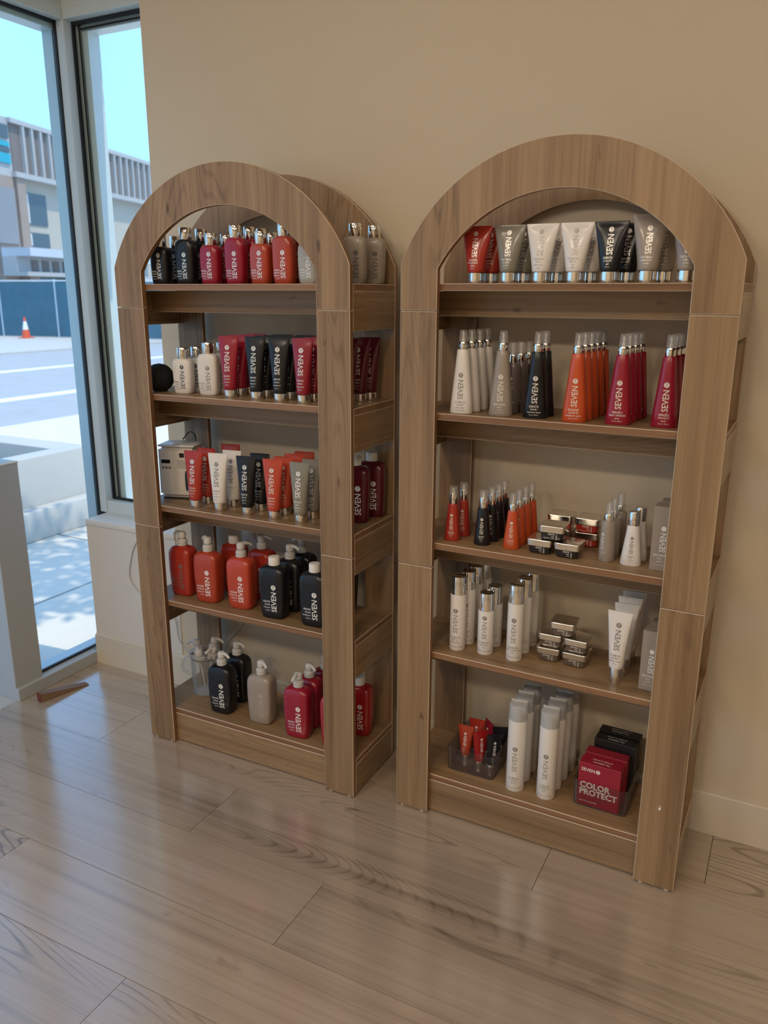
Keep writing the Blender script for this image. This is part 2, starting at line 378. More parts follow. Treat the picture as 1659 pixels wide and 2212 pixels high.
def taper(t, color, words, kind='big', ink=None):
    B = body_mat(color)
    if kind == 'big': a0, b0, a1, H, cr, cz, cc = .0305, .0205, .0150, .160, .0122, .179, (.179, .208, .0105, .0090)
    elif kind == 'small': a0, b0, a1, H, cr, cz, cc = .0225, .0190, .0135, .100, .0112, .129, (.127, .148, .0118, .0112)
    elif kind == 'smallspray': a0, b0, a1, H, cr, cz, cc = .0228, .0190, .0128, .101, .0108, .1185, (.1185, .149, .0098, .0086)
    elif kind == 'straight': a0, b0, a1, H, cr, cz, cc = .0190, .0180, .0170, .103, .0122, .1205, (.1205, .152, .0100, .0088)
    elif kind == 'slim': a0, b0, a1, H, cr, cz, cc = .0205, .0190, .0190, .128, .0118, .148, (.148, .178, .0098, .0088)
    else: a0, b0, a1, H, cr, cz, cc = .0260, .0200, .0145, .100, .0140, .1345, None
    prof = [(0, a0*.95, b0*.95, 2.5), (.002, a0, b0, 2.5)]
    for f in (.25, .5, .75, 1): prof.append((.002+(H-.004)*f, a0+(a1-a0)*f, b0+(min(a1, b0)-b0)*f, 2.5-.4*f))
    prof.append((H, a1*.93, min(a1, b0)*.93, 2.1))
    link('body', cached(('tp', kind, color), lambda: finish(lathe(prof, 36), 'taper_body', 45, B)), t)
    link('collar', cached(('tpc', kind), lambda: finish(lathe(circ([(H, cr*.97), (H+.001, cr), (cz-.001, cr), (cz, cr*.95)]), 28), 'collar', 35, chrome)), t)
    if cc: clearcap(t, cc[0]+.0002, cc[1], cc[2], cc[3], (kind,), True)
    k = H/.160
    if kind == 'big': zl, ln, cap_, zs, sz, g = .0362, .0490, .0140, .0265, .0078, .0064
    elif kind == 'slim': zl, ln, cap_, zs, sz, g = .036, .042, .0110, .027, .0060, .0056
    else: zl, ln, cap_, zs, sz, g = .0300, .0325, .0090, .0225, .0050, .0042
    sh, n7 = logo(.0, zl, ln, cap_); sh += sub(words, 0, zs, (sz, sz*.72, sz*.66, sz*.48), g)
    num_parts(t, ('tp', kind, color)+tuple(words), sh, n7, prof, ink or ink_silver, B)
def can(t, words, kind='tall'):
    B = body_mat('white')
    if kind in ('tall', 'short'):
        r = .0222; H = .164 if kind == 'tall' else .127; T = .216 if kind == 'tall' else .178
        prof = circ([(0, r*.95), (.0025, r), (H-.002, r), (H, r*.97)])
        link('cap', cached(('cancap', kind), lambda: finish(lathe(circ([(H, r*.93), (H+.0005, r*.945), (T-.0025, r*.925), (T-.0007, r*.90), (T, r*.84), (T-.0012, r*.80)]), 36), 'can_cap', 30, chrome)), t)
        zl, ln, cap_, zs = (.053, .0530, .0130, .0375) if kind == 'tall' else (.047, .0500, .0125, .0345)
    else:
        r = .0260; H = .217; T = .262
        prof = circ([(0, r*.95), (.003, r), (H-.003, r), (H, r*.975)])
        link('frosted_cap', cached(('hairspray_cap',), lambda: finish(lathe(circ([(H, r*.985), (T-.003, r*.955), (T-.0008, r*.93), (T, r*.88)]), 36, caps=(False, True)), 'frosted_cap', 35, frost_cap)), t)
        link('cap_fin', cached(('hairspray_fin',), lambda: box_mesh('cap_fin', -r*.86, r*.86, .006, .0085, T, T+.008, .0006, 2, frost_cap)), t)
        link('valve', cached(('hairspray_valve',), lambda: finish(lathe(circ([(H, r*.80), (H+.006, r*.72), (H+.012, r*.35), (H+.024, r*.30), (H+.026, r*.2)]), 24), 'valve', 40, mat('valve_grey', (.16, .17, .18), .4))), t)
        zl, ln, cap_, zs = .064, .0560, .0135, .0400
    link('body', cached(('can', kind), lambda: finish(lathe(prof, 40), 'can_body', 40, B)), t)
    sh, n7 = logo(.0, zl, ln, cap_, .002); sh += sub(words, 0, zs, (.0078, .0052, .0046), .0066)
    sh += sub(['Net wt  6.7 oz. / 190 g'], 0, .011, (.0042,), .004)
    num_parts(t, ('can', kind)+tuple(words), sh, n7, prof, ink_grey, B)
def jar(t, color, words):
    gl = mat('jar_glass_'+color, COLORS[color], .08, coat=.6)
    b = .0290
    prof = [(0, b*.84, b*.84, 5), (.0015, b*.95, b*.95, 5), (.004, b, b, 6), (.019, b*1.02, b*1.02, 6), (.0212, b*.9, b*.9, 4)]
    link('body', cached(('jar', color), lambda: finish(lathe(prof, 40), 'jar_body', 35, gl)), t)
    l = .0335
    link('lid', cached(('jarlid',), lambda: finish(lathe([(.0212, l*.95, l*.95, 8), (.0216, l*.965, l*.965, 9), (.0372, l, l, 9), (.0382, l*.985, l*.985, 9), (.0385, l*.95, l*.95, 9)], 56), 'jar_lid', 30, chrome_soft)), t)
    V, F, w = text2d('SEVEN', .0046, .01)
    sh = [([(.0145-ty, .0035+tx*.92) for tx, ty in V], F), disc2d(.0128, .0190, .0019, 12)]
    sh += sub(words, .008, .0150, (.0056, .0040, .0036), .0048, 'RIGHT')
    a = cached(('jarlet', color)+tuple(words), lambda: wrap('lettering', sh, prof, .0003, ink_white)); link('lettering', a, t)

# ------------------------------------------------------------------ the room
WY = .295                                  # face of the back wall
ROOM = (-.40, 6.0, -5.0, WY, 3.0)
fl = struct('floor', box_mesh('floor', -.42, 6.0, -5.0, WY, -.06, -.0125), floor_gap)
PW = .2275; PL = 1.52
rows_j = {0: .06, 1: .652, 2: 1.098, 3: .277, 4: .863, -1: .45}
plank_cache = {}
for r in range(-1, 22):
    y1 = .0665-PW*r; y0 = y1-PW
    y1c = min(y1, WY); j = rows_j.get(r, (r*.577) % PL)
    x = j
    while x > -.42: x -= PL
    while x < 6.0:
        a, b = max(x, -.42), min(x+PL, 6.0)
        if b-a > .03:
            key = (round(b-a, 4), round(y1c-y0, 4))
            if key not in plank_cache:
                bm = bmesh.new(); bbox(bm, .0007, key[0]-.0007, .0007, key[1]-.0007, -.012, 0)
                plank_cache[key] = finish(bm, 'plank', None, floor_wood)
            o = link('plank', plank_cache[key], fl); o.location = (a, y0, 0)
        x += PL

# back wall: full wall right of the window, low wall under the window, head above it
XE, SILL, HEAD = .05, .61, 2.385
bm = bmesh.new()
bbox(bm, XE, 6.0, WY, WY+.20, -.05, 3.0); bbox(bm, -.402, XE, WY, WY+.20, -.05, SILL-.02); bbox(bm, -.402, XE, WY+.107, WY+.20, HEAD+.06, 3.0)
bmesh.ops.remove_doubles(bm, verts=bm.verts, dist=1e-5)
struct('wall_back', finish(bm, 'wall_back'), wall_m)
bm = bmesh.new(); bbox(bm, -.402, XE, WY-.004, WY+.0005, -.0, SILL-.02)
struct('wall_knee', finish(bm, 'wall_knee'), white_wall_m)
struct('trim_1', box_mesh('trim_1', -.402, XE, WY-.008, WY+.13, SILL-.0215, SILL, .002, 2), sill_m)
def baseboard(name, x0, x1):
    bm = bmesh.new(); bbox(bm, x0, x1, WY-.014, WY+.001, 0.0, .128)
    bmesh.ops.bevel(bm, geom=[e for e in bm.edges if all(v.co.z > .12 and v.co.y < WY-.01 for v in e.verts)], offset=.006, segments=3, affect='EDGES')
    struct(name, finish(bm, name, 40), base_m)
baseboard('baseboard_back', -.402, 6.0)
struct('ceiling', box_mesh('ceiling', -.5, 6.0, -5.0, WY+.2, 3.0, 3.05), ceil_m)
struct('wall_right', box_mesh('wall_right', 6.0, 6.1, -5.0, WY+.2, -.05, 3.0), wall_m)
# front wall behind the camera
bm = bmesh.new(); bbox(bm, -.5, 6.1, -5.1, -5.0, -.05, 3.0)
struct('wall_front', finish(bm, 'wall_front'), wall_m)
# left wall above and beside the storefront; unseen strip above the ceiling added to shade the pavement
bm = bmesh.new(); bbox(bm, -.60, -.402, -5.0, WY+.2, HEAD+.14, 3.0); bbox(bm, -.60, -.402, -5.0, -4.4, -.05, HEAD+.14); bbox(bm, -.60, -.42, -4.4, -.78, -.05, .05); bbox(bm, -1.30, -.60, -.78, -.094, HEAD+.14, 3.0); bbox(bm, -.60, -.45, -5.0, WY+.2, 3.05, 4.25)
struct('wall_left', finish(bm, 'wall_left'), wall_m)

# ---- corner windows
def add_frame(win, name, boxes, m, bev=.0015):
    for b in boxes: link(name, box_mesh(name, *b, bev, 1), win, m)
w1 = struct('window_1', box_mesh('window_1', -.452, -.448, -.093, .40, .052, HEAD), glass_m)
CX, CY = -.402, .402
# corner post shared by both panes, nearest corner at (CX, CY)
add_frame(w1, 'corner_post', [(-.437, CX, CY, CY+.036, SILL, HEAD+.12)], frame_m)
add_frame(w1, 'gasket', [(-.449, -.437, CY-.004, CY+.030, .05, HEAD+.01), (-.452, -.440, -.07, CY, .0485, .056), (-.452, -.437, -.093, CY, HEAD-.008, HEAD+.004)], gasket_m, .0008)
add_frame(w1, 'outer_frame', [(-.515, -.453, CY+.004, CY+.05, .03, HEAD+.02), (-.515, -.453, -.093, CY+.004, .012, .05), (-.515, -.453, -.093, CY+.004, HEAD-.025, HEAD+.03)], frame_m)
add_frame(w1, 'gasket_bead', [(-.462, -.4535, CY+.0015, CY+.0045, .05, HEAD)], gasket_m, .0005)
add_frame(w1, 'threshold', [(-.446, -.402, -.093, WY-.005, .0, .047)], grey_m)
add_frame(w1, 'head', [(-.437, CX, -.093, CY, HEAD, HEAD+.14)], frame_m)
add_frame(w1, 'jamb', [(-.50, CX, -.150, -.094, .86, HEAD+.14)], frame_m)
w2 = struct('window_2', box_mesh('window_2', -.395, XE+.01, .450, .454, .668, HEAD), glass_m)
add_frame(w2, 'gasket', [(CX+.0005, CX+.008, CY+.036, CY+.048, .66, HEAD+.01), (CX+.008, XE+.06, CY+.036, CY+.046, .6585, .668), (CX+.008, XE+.06, CY+.036, CY+.046, HEAD-.012, HEAD-.002)], gasket_m, .0008)
add_frame(w2, 'frame', [(CX-.035, CX+.004, CY+.048, CY+.058, .6, HEAD+.02), (CX-.03, CX+.052, CY+.060, CY+.115, .60, HEAD+.02), (CX+.052, XE+.06, CY+.060, CY+.115, .60, .655), (CX+.052, XE+.06, CY+.060, CY+.115, HEAD-.03, HEAD+.03)], frame_m)
add_frame(w2, 'gasket_bead', [(CX+.020, CX+.026, CY+.048, CY+.0595, .66, HEAD), (CX+.026, XE+.05, CY+.048, CY+.0595, HEAD-.026, HEAD-.020)], gasket_m, .0005)
add_frame(w2, 'bottom_rail', [(CX, XE+.06, CY+.004, CY+.046, SILL-.01, .658)], frame_m)
add_frame(w2, 'head', [(CX, XE+.06, CY, CY+.05, HEAD, HEAD+.14)], frame_m)
# grey half-height end panel beside the glass
hp = struct('trim_2', box_mesh('trim_2', -1.30, -.418, -.094, .026, -.05, .882, .0015, 1), grey_m)
link('cap', box_mesh('cap', -1.30, -.416, -.096, .028, .882, .888, .001, 1), hp, sill_m)
link('foot', box_mesh('foot', -1.30, -.402, -.096, -.0935, 0, .047, .0006, 1), hp, grey_m)
# entrance bay and the rest of the storefront along the left side
w3 = struct('window_3', box_mesh('window_3', -.452, -.448, -4.4, -.75, .05, HEAD), glass_m)
add_frame(w3, 'mullion', [(-.48, -.42, y-.03, y+.03, .05, HEAD+.14) for y in (-.78, -1.9, -3.1, -4.37)], frame_m)
add_frame(w3, 'rail', [(-.48, -.42, -4.4, -.75, HEAD, HEAD+.14), (-.48, -.42, -4.4, -.75, .05, .09)], frame_m)
d1 = struct('door_1', box_mesh('door_1', -1.272, -1.267, -.70, -.17, .10, HEAD-.03), glass_m)
add_frame(d1, 'stile', [(-1.295, -1.245, -.75, -.70, 0, HEAD), (-1.295, -1.245, -.17, -.100, 0, HEAD)], frame_m)
add_frame(d1, 'rail', [(-1.295, -1.245, -.70, -.17, 0, .10), (-1.295, -1.245, -.70, -.17, HEAD-.03, HEAD+.14)], frame_m)
w4 = struct('window_4', box_mesh('window_4', -1.24, -.48, -.752, -.748, .09, HEAD), glass_m)
add_frame(w4, 'rail', [(-1.24, -.48, -.775, -.725, 0, .09), (-1.24, -.48, -.775, -.725, HEAD, HEAD+.14)], frame_m)
w5 = struct('window_5', box_mesh('window_5', -1.24, -.50, -.122, -.118, .89, HEAD), glass_m)
add_frame(w5, 'rail', [(-1.24, -.50, -.145, -.095, HEAD, HEAD+.14)], frame_m)
struct('floor_entry', box_mesh('floor_entry', -1.30, -.42, -.78, -.094, -.06, -.001), mat('entry_concrete', (.5, .49, .46), .8, bump=(25, .2)))

# ------------------------------------------------------------------ outdoors
GZ = -.12
asphalt = mat('asphalt', (.40, .40, .40), .9, bump=(30, .3), vary=.10)
conc = mat('concrete', (.52, .50, .46), .85, bump=(25, .3), vary=.08)
walk = mat('sidewalk_concrete', (.72, .64, .53), .85, bump=(20, .2), vary=.06)
paint = mat('road_paint', (.85, .85, .82), .7)
struct('ground', box_mesh('ground', -90, 30, -60, 90, -.5, GZ-.02), asphalt)
sw = struct('pavement_near', box_mesh('pavement_near', -6.6, -.64, -40, 60, GZ-.02, GZ), walk)
struct('pavement_side', box_mesh('pavement_side', -.64, 20, .52, 60, GZ-.02, GZ), walk)
for yy in (-3.0, -.6, 1.75, 4.1, 6.5, 9.0):
    link('pavement_joint', box_mesh('pavement_joint', -6.6, -.64, yy, yy+.012, GZ, GZ+.001), sw, mat('joint_dirt', (.2, .19, .17), .9))
link('pavement_joint', box_mesh('pavement_joint', -1.42, -1.408, -40, 60, GZ, GZ+.001), sw, MATS['joint_dirt'])
struct('pavement_far', box_mesh('pavement_far', -26.5, -17.0, -40, 60, GZ-.02, GZ+.03), conc)
for n_, xx in enumerate((-12.85, -8.85)):
    tag(link('road_line', box_mesh('road_line', xx-.16, xx+.16, -30, 50, GZ-.02, GZ-.012), None, paint), ('far' if n_ == 0 else 'near')+' white painted line along the asphalt street outside', 'road line', 'white road lines')
# concrete planter with plinth
pl = thing('planter', 'long grey concrete planter box outside the corner window', 'planter', (-2.45, 1.6, GZ))
def pbox(nm, *b): link(nm, box_mesh(nm, *b, .012, 2), pl, conc)
pbox('side_wall', -.16, 0, -2.4, .62, 0, .53); pbox('end_wall', -3.2, -.16, .40, .62, 0, .53); pbox('back_wall', -3.2, -3.04, -2.4, .40, 0, .53); pbox('plinth', 0, .12, -2.4, .62, 0, .20)
link('soil', box_mesh('soil', -3.04, -.16, -2.4, .40, 0, .40), pl, mat('soil', (.10, .09, .06), .95, bump=(40, .8), vary=.3))
# street tree beside the shop: its crown shades the pavement outside the corner window
tr = thing('street_tree', 'leafy street tree casting dappled shade on the pavement', 'tree', (.30, 1.48, GZ))
link('trunk', finish(tube_along([(0, 0, 0), (.02, 0, 1.5), (0, .03, 2.8), (.03, 0, 4.0)], [.09, .075, .06, .03], 10), 'trunk', 60), tr, mat('bark', (.10, .07, .05), .9, bump=(30, .8)))
bm = bmesh.new(); rnd = random.Random(3)
for k in range(1300):
    while True:
        q = Vector((rnd.uniform(-1, 1), rnd.uniform(-1, 1), rnd.uniform(-1, 1)))
        if q.length < 1: break
    c = Vector((q.x*.78, q.y*.95, 4.15+q.z*.75)); R_m = Matrix.Rotation(rnd.uniform(0, 6.28), 3, 'Z') @ Matrix.Rotation(rnd.uniform(-.8, .8), 3, 'X')
    bm.faces.new([bm.verts.new(c+R_m @ Vector(p)) for p in ((-.06, 0, 0), (0, -.03, .006), (.065, 0, 0), (0, .03, .006))])
me = bpy.data.meshes.new('foliage'); bm.to_mesh(me); bm.free(); link('foliage', me, tr, mat('leaf_green', (.07, .16, .035), .6))
# fence with blue-green screen
fe = thing('construction_fence', 'blue-green screened construction fence across the street', 'fence', (-24.38, 18.64, GZ), math.atan2(.54, 2.76))
scr = mat('fence_screen', (.045, .135, .185), .8, vary=.25)
for k in range(-2, 7):
    link('screen_panel', box_mesh('screen_panel', k*2.4+.03, (k+1)*2.4-.03, -.02, .02, .05, 1.95), fe, scr); link('post', finish(tube_along([(k*2.4, 0, 0), (k*2.4, 0, 2.05)], .03, 8), 'post', 40), fe, frame_m)
link('top_rail', finish(tube_along([(-4.8, 0, 2.0), (16.8, 0, 2.0)], .025, 8), 'top_rail', 40), fe, frame_m)
def cone_at(loc, label):
    c = thing('traffic_cone', label, 'cone', loc, 0, 'traffic cones by the fence')
    og = mat('cone_orange', (.75, .10, .03), .5); wh = mat('cone_white', (.85, .85, .85), .5)
    link('base', box_mesh('base', -.2, .2, -.2, .2, 0, .03, .01, 2), c, og)
    link('cone_body', finish(lathe(circ([(.03, .15), (.30, .10)]), 20), 'cone_body', 40), c, og)
    link('reflective_sleeve', finish(lathe(circ([(.30, .1005), (.58, .05)]), 20), 'reflective_sleeve', 40), c, wh)
    link('tip', finish(lathe(circ([(.58, .049), (.72, .028), (.73, .02)]), 20), 'tip', 40), c, og)
cone_at((-22.6, 18.15, GZ+.03), 'orange and white traffic cone in front of the blue-green fence')
cone_at((-17.6, 17.0, GZ+.03), 'orange traffic cone seen through the left bookcase, second shelf')
# building across the street
K = 1.22
E1 = Vector((-.26205, .96505, 0)); 
P0 = CAM_LOC+(Vector((-21.290, 17.0037, CAM_LOC.z))-CAM_LOC)*K; P0.z = 0
bd = thing('office_building', 'two-storey office block with finned brown upper facade across the street', 'building', (P0.x, P0.y, GZ), math.atan2(E1.y, E1.x))
def fz(z): return (CAM_LOC.z+(z-CAM_LOC.z)*K)-GZ
def fb(nm, m, s0, s1, d0, d1, z0, z1, par=None): return link(nm, box_mesh(nm, s0*K, s1*K, d0, d1, fz(z0), fz(z1)), par or bd, m)
# local x runs along the right-hand facade; +y is behind it
beige = mat('stucco_beige', (.50, .44, .36), .85, vary=.05); fin_l = mat('facade_pale_fin', (.46, .44, .42), .7); fin_d = mat('facade_brown_panel', (.205, .165, .15), .8, vary=.15)
stone = mat('facade_stone', (.36, .27, .215), .85, vary=.1); dglass = mat('office_glass', (.06, .085, .10), .12, spec=.8); wfas = mat('white_fascia', (.55, .57, .60), .6); teal = mat('teal_awning', (.02, .36, .46), .6)
fb('wall', beige, .55, 24, .35, 9, 0, 5.25)
fb('upper_storey', fin_d, .45, 24, .05, 9, 5.2, 6.72)
fb('parapet', fin_l, .35, 24, -.12, .3, 6.70, 6.84); fb('band', fin_l, .35, 24, -.15, .4, 5.08, 5.24)
for k in range(44):
    s = .95+k*.47; fb('fin', fin_l, s, s+.10, -.10, .06, 5.24, 6.70)
fb('pillar', stone, .45, .88, -.05, .5, 0, 5.08); fb('pillar', stone, 4.6, 5.05, -.05, .5, 0, 5.08)
for s0, s1, z0, z1 in ((.98, 2.35, 3.7, 4.72), (.98, 2.35, 2.98, 3.45)):
    q = fb('window', dglass, s0, s1, .30, .36, z0, z1); link('blind', box_mesh('blind', s0*K+.05, s0*K+.42, .27, .30, fz(z0)+.05, fz(z1)-.05), q, mat('white_blind', (.70, .70, .68), .8))
fb('fascia', wfas, -.6, 8, -1.2, .3, 2.60, 2.86); fb('ledge', fin_l, -.6, 8, -1.0, .3, 1.99, 2.12); fb('spandrel', fin_l, -.6, 8, -.55, .3, 2.12, 2.60)
for k in range(12):
    fb('recess', fin_d, .15+k*.58, .48+k*.58, -.60, -.50, 2.14, 2.50)
fb('shopfront', dglass, -.6, 8, .1, .5, 0, 1.99)
for s in (.2, 2.9, 5.6): fb('shop_pillar', stone, s, s+.55, -.4, .1, 0, 1.99)
# face to the left of the corner
for z0, z1, m_ in ((6.70, 6.84, fin_l), (5.24, 6.70, fin_l), (5.08, 5.24, fin_l), (0, 5.08, stone)):
    link('corner_face', box_mesh('corner_face', -.6*K, .42*K, .06, 8, fz(z0), fz(z1)), bd, m_)
for z0, z1, m_ in ((5.95, 6.10, teal), (5.45, 5.75, teal), (6.2, 6.6, dglass), (3.0, 4.7, mat('corner_grey', (.27, .27, .28), .7)), (5.78, 5.92, dglass)):
    link('bay_window', box_mesh('bay_window', -3*K, .30*K, -.02, .055, fz(z0), fz(z1)), bd, m_)
WBH = 13.2
wb = thing('white_building', 'plain white building rising behind the office block', 'building', (P0.x+14*E1.x-30*E1.y, P0.y+14*E1.y+30*E1.x, GZ), bd.rotation_euler.z)
link('wall', box_mesh('wall', -4, 34, 0, 8, 0, WBH), wb, mat('white_stucco', (.72, .70, .70), .8)); link('roof_edge', box_mesh('roof_edge', -4.1, 34.1, -.1, 8.1, WBH, WBH+.2), wb, wfas)
link('roof_vent', finish(tube_along([(6, 2, WBH+.2), (6, 2, WBH+1.2)], .08, 8), 'roof_vent', 40), wb, fin_d)
# ------------------------------------------------------------------ bookcases
W, LW, T, DB = .790, .100, .018, .263
SH = [1.4929, 1.1730, .8243, .5066, .1214]; ZU, ZL = 1.4273, .7592
def two_mat(me, face_axis, m_face, m_edge):
    """face material on the broad sides, edge banding elsewhere"""
    me.materials.append(m_face); me.materials.append(m_edge); me.materials.append(pale_edge)
    for p in me.polygons: p.material_index = 0 if abs(p.normal[face_axis]) > .9 else 1
    return me
def panel(name, parent, b, face_axis, m_face, m_edge, loc=None):
    key = ('panel', name)+tuple(round(x, 4) for x in b)
    def mk():
        bm = bmesh.new(); bbox(bm, *b); return two_mat(finish(bm, name), face_axis, m_face, m_edge)
    o = link(name, cached(key, mk), parent); bev(o); return o
def bev(o):
    md = o.modifiers.new('edge', 'BEVEL'); md.width = .0013; md.segments = 1; md.limit_method = 'ANGLE'; md.angle_limit = math.radians(60); md.material = 2
def arch_mesh(y0, y1):
    zb = ZU+.0008; pts = [(W, zb)]
    cz, R = 1.377, .427; a0 = math.asin((W/2)/R)
    N = 48
    for i in range(N+1):
        t = a0-2*a0*i/N; pts.append((W/2+R*math.sin(t), cz+R*math.cos(t)))
    pts += [(0, zb), (LW, zb)]
    cz2, R2 = 1.354, .342; a1 = math.asin((W/2-LW)/R2)
    for i in range(N+1):
        t = -a1+2*a1*i/N; pts.append((W/2+R2*math.sin(t), cz2+R2*math.cos(t)))
    pts.append((W-LW, zb))
    # build as quad strip between outer and inner outlines so the face stays clean
    outer = [(W, zb)]+pts[1:N+2]+[(0, zb)]; inner = [(W-LW, zb)]+pts[N+4:2*N+5][::-1]+[(LW, zb)]
    bm = bmesh.new(); F = [[bm.verts.new((x, y, z)) for x, z in L_] for y in (y0, y1) for L_ in (outer, inner)]
    of, inf, ob, ib = F; n = len(of)
    for i in range(n-1):
        bm.faces.new((of[i], of[i+1], inf[i+1], inf[i])); bm.faces.new((ob[i+1], ob[i], ib[i], ib[i+1]))
        bm.faces.new((of[i+1], of[i], ob[i], ob[i+1])); bm.faces.new((inf[i], inf[i+1], ib[i+1], ib[i]))
    bm.faces.new((of[0], inf[0], ib[0], ob[0])); bm.faces.new((inf[-1], of[-1], ob[-1], ib[-1]))
    return two_mat(finish(bm, 'arch'), 1, wood_z, band_z)
def bookcase(label, loc, rz):
    t = thing('arched_bookcase', label, 'bookcase', loc, rz, 'arched wooden bookcases')
    for nm, y0, y1 in (('front', 0, T), ('rear', DB, DB+T-.002)):
        o = link(nm+'_arch', cached(('arch', nm), lambda: arch_mesh(y0, y1)), t); bev(o)
        for x in (0, W-LW):
            panel(nm+'_upper_leg', t, (x, x+LW, y0, y1, ZL+.0008, ZU-.0008), 1, wood_z, band_z)
            panel(nm+'_lower_leg', t, (x, x+LW, y0, y1, .004, ZL-.0008), 1, wood_z, band_z)
            for dx in (.018, LW-.018):
                link('glide', cached(('glide', nm, x, dx), lambda: finish(lathe(circ([(0, .006), (.0045, .006)]), 10, (x+dx, (y0+y1)/2)), 'glide', 40, wcap)), t)
    for i, s in enumerate(SH):
        sb = panel('shelf_board', t, (.0005, W-.0005, T+.0005, DB-.0005, s-.0175, s), 2, wood_x, band_x)
        zb = s-.120 if i < 4 else .004
        for x0 in (.0005, W-.0165):
            r = panel('side_rail', t, (x0, x0+.016, T+.0005, DB-.0005, zb, s-.0185), 0, wood_y, band_x)
            for yy in (.045, .235):
                link('bolt', cached(('bolt', x0, yy, i), lambda: finish(tube_along([(x0+(.0158 if x0 < .1 else .0002), yy, (zb+s)/2-.012), (x0+(.0172 if x0 < .1 else -.0012), yy, (zb+s)/2-.012)], .0045, 12), 'bolt', 40, chrome_soft)), r)
        if i < 4: panel('stretcher', t, (.017, W-.017, .132, .148, s-.081, s-.0185), 1, wood_x, band_x)
        else: panel('kick_board', t, (.017, W-.017, T+.0005, T+.0165, .004, s-.0185), 1, wood_x, band_x); panel('kick_board', t, (.017, W-.017, DB-.018, DB-.001, .004, s-.0185), 1, wood_x, band_x)
    return t
BL = bookcase('arched oak bookcase nearer the window, holding pump bottles and a white machine', (.1979, -.0472, 0), .0115)
BR = bookcase('arched oak bookcase on the right, holding jars, spray bottles and white cans', (1.1125, 0, 0), -.0115)
ch = link('paint_chip', finish(lathe([(0, .0032, .0042, 2), (.0004, .0028, .0038, 2)], 12), 'paint_chip', 40), BR, wcap); ch.rotation_euler.x = PI/2; ch.location = (.737, -.0001, .230)
ch = link('paint_chip', ch.data, BR); ch.rotation_euler.x = PI/2; ch.scale = (.5, .45, 1); ch.location = (.7375, -.0001, .2375)

UN = {'L': ((.1979, -.0472), .0115), 'R': ((1.1125, 0.), -.0115)}
def place(u, i, x, v, dz=0.):
    (x0, y0), a = UN[u]
    return (x0+x*math.cos(a)-v*math.sin(a), y0+x*math.sin(a)+v*math.cos(a), SH[i]+.0004+dz)
SIDE = {'L': 'left', 'R': 'right'}; LEV = ['top', 'second', 'third', 'fourth', 'bottom']
ORD = ['front', 'second', 'third', 'fourth', 'fifth']
def shelf_name(u, i): return f"{SIDE[u]} bookcase's {LEV[i]} shelf"
def short_name(u, i): return f'{SIDE[u]} {LEV[i]} shelf'
def put(fn, name, cat, u, i, x, v, label, *a, rz=0., group=None, dz=0., **k):
    t = thing(name, label, cat, place(u, i, x, v, dz), UN[u][1]+rz, group)
    fn(t, *a, **k); return t
def row(fn, name, cat, noun, u, i, pts, *a, rz=0., group=None, **k):
    """a row of alike products, front to back"""
    for q, (x, v) in enumerate(pts):
        if len(pts) == 1: lab = f'{noun} on the {short_name(u, i)}'
        elif q == 0: lab = f'{noun}, front of row, {short_name(u, i)}'
        else: lab = f'{noun}, {ORD[q]} from front, {short_name(u, i)}'
        put(fn, name, cat, u, i, x, v, lab, *a, rz=rz+random.uniform(-.05, .05), group=group or f'{cat}s on the {shelf_name(u, i)}', **k)

# ---- left bookcase, top shelf: flasks with chrome caps
g = 'chrome-capped flasks on the left bookcase top shelf'
KEN, RIN, GAZ, SAT, CUB = 'KENTE', 'RINZU', 'GAZAR', 'SATARA', 'CUBICA'
F_ = lambda c, wd, tall, noun, pts, rz=0.: row(flask, 'flask_bottle', 'bottle', noun, 'L', 0, pts, c, wd, tall, rz=rz, group=g)
F_('black', [KEN, 'BOND', 'shampoo', '13.5 fl oz'], False, 'short black flask bottle', [(.130, .058), (.135, .118)])
F_('black', [KEN, 'BOND', 'conditioner', '13.5 fl oz'], True, 'tall black flask bottle', [(.224, .058), (.232, .118)])
F_('crimson', [RIN, 'COLOR', 'shampoo', '13.5 fl oz'], False, 'short crimson flask bottle', [(.314, .056), (.322, .116), (.322, .180)])
F_('crimson', [RIN, 'COLOR', 'conditioner', '13.5 fl oz'], True, 'tall crimson flask bottle', [(.401, .056), (.405, .116), (.402, .180)])
F_('rust', [GAZ, 'HYDRATE', 'shampoo', '13.5 fl oz'], False, 'short orange-red flask bottle', [(.485, .056), (.480, .116)])
F_('rust', [GAZ, 'HYDRATE', 'conditioner', '13.5 fl oz'], True, 'tall orange-red flask bottle', [(.560, .056), (.562, .118)])
F_('silver', [SAT, 'VOLUME', 'shampoo', '13.5 fl oz'], False, 'short silver-grey flask bottle', [(.640, .056), (.655, .140)])
F_('taupe', [SAT, 'VOLUME', 'conditioner', '13.5 fl oz'], True, 'tall taupe flask bottle right of the leg', [(.734, .132), (.748, .215)], .25)
for t in [o for o in bpy.data.objects if o.name.startswith('flask_bottle') and 'taupe' in o['label']]:
    for c in t.children:
        if c.name.startswith('lettering'):
            me = c.data; me.materials[0] = ink_dark

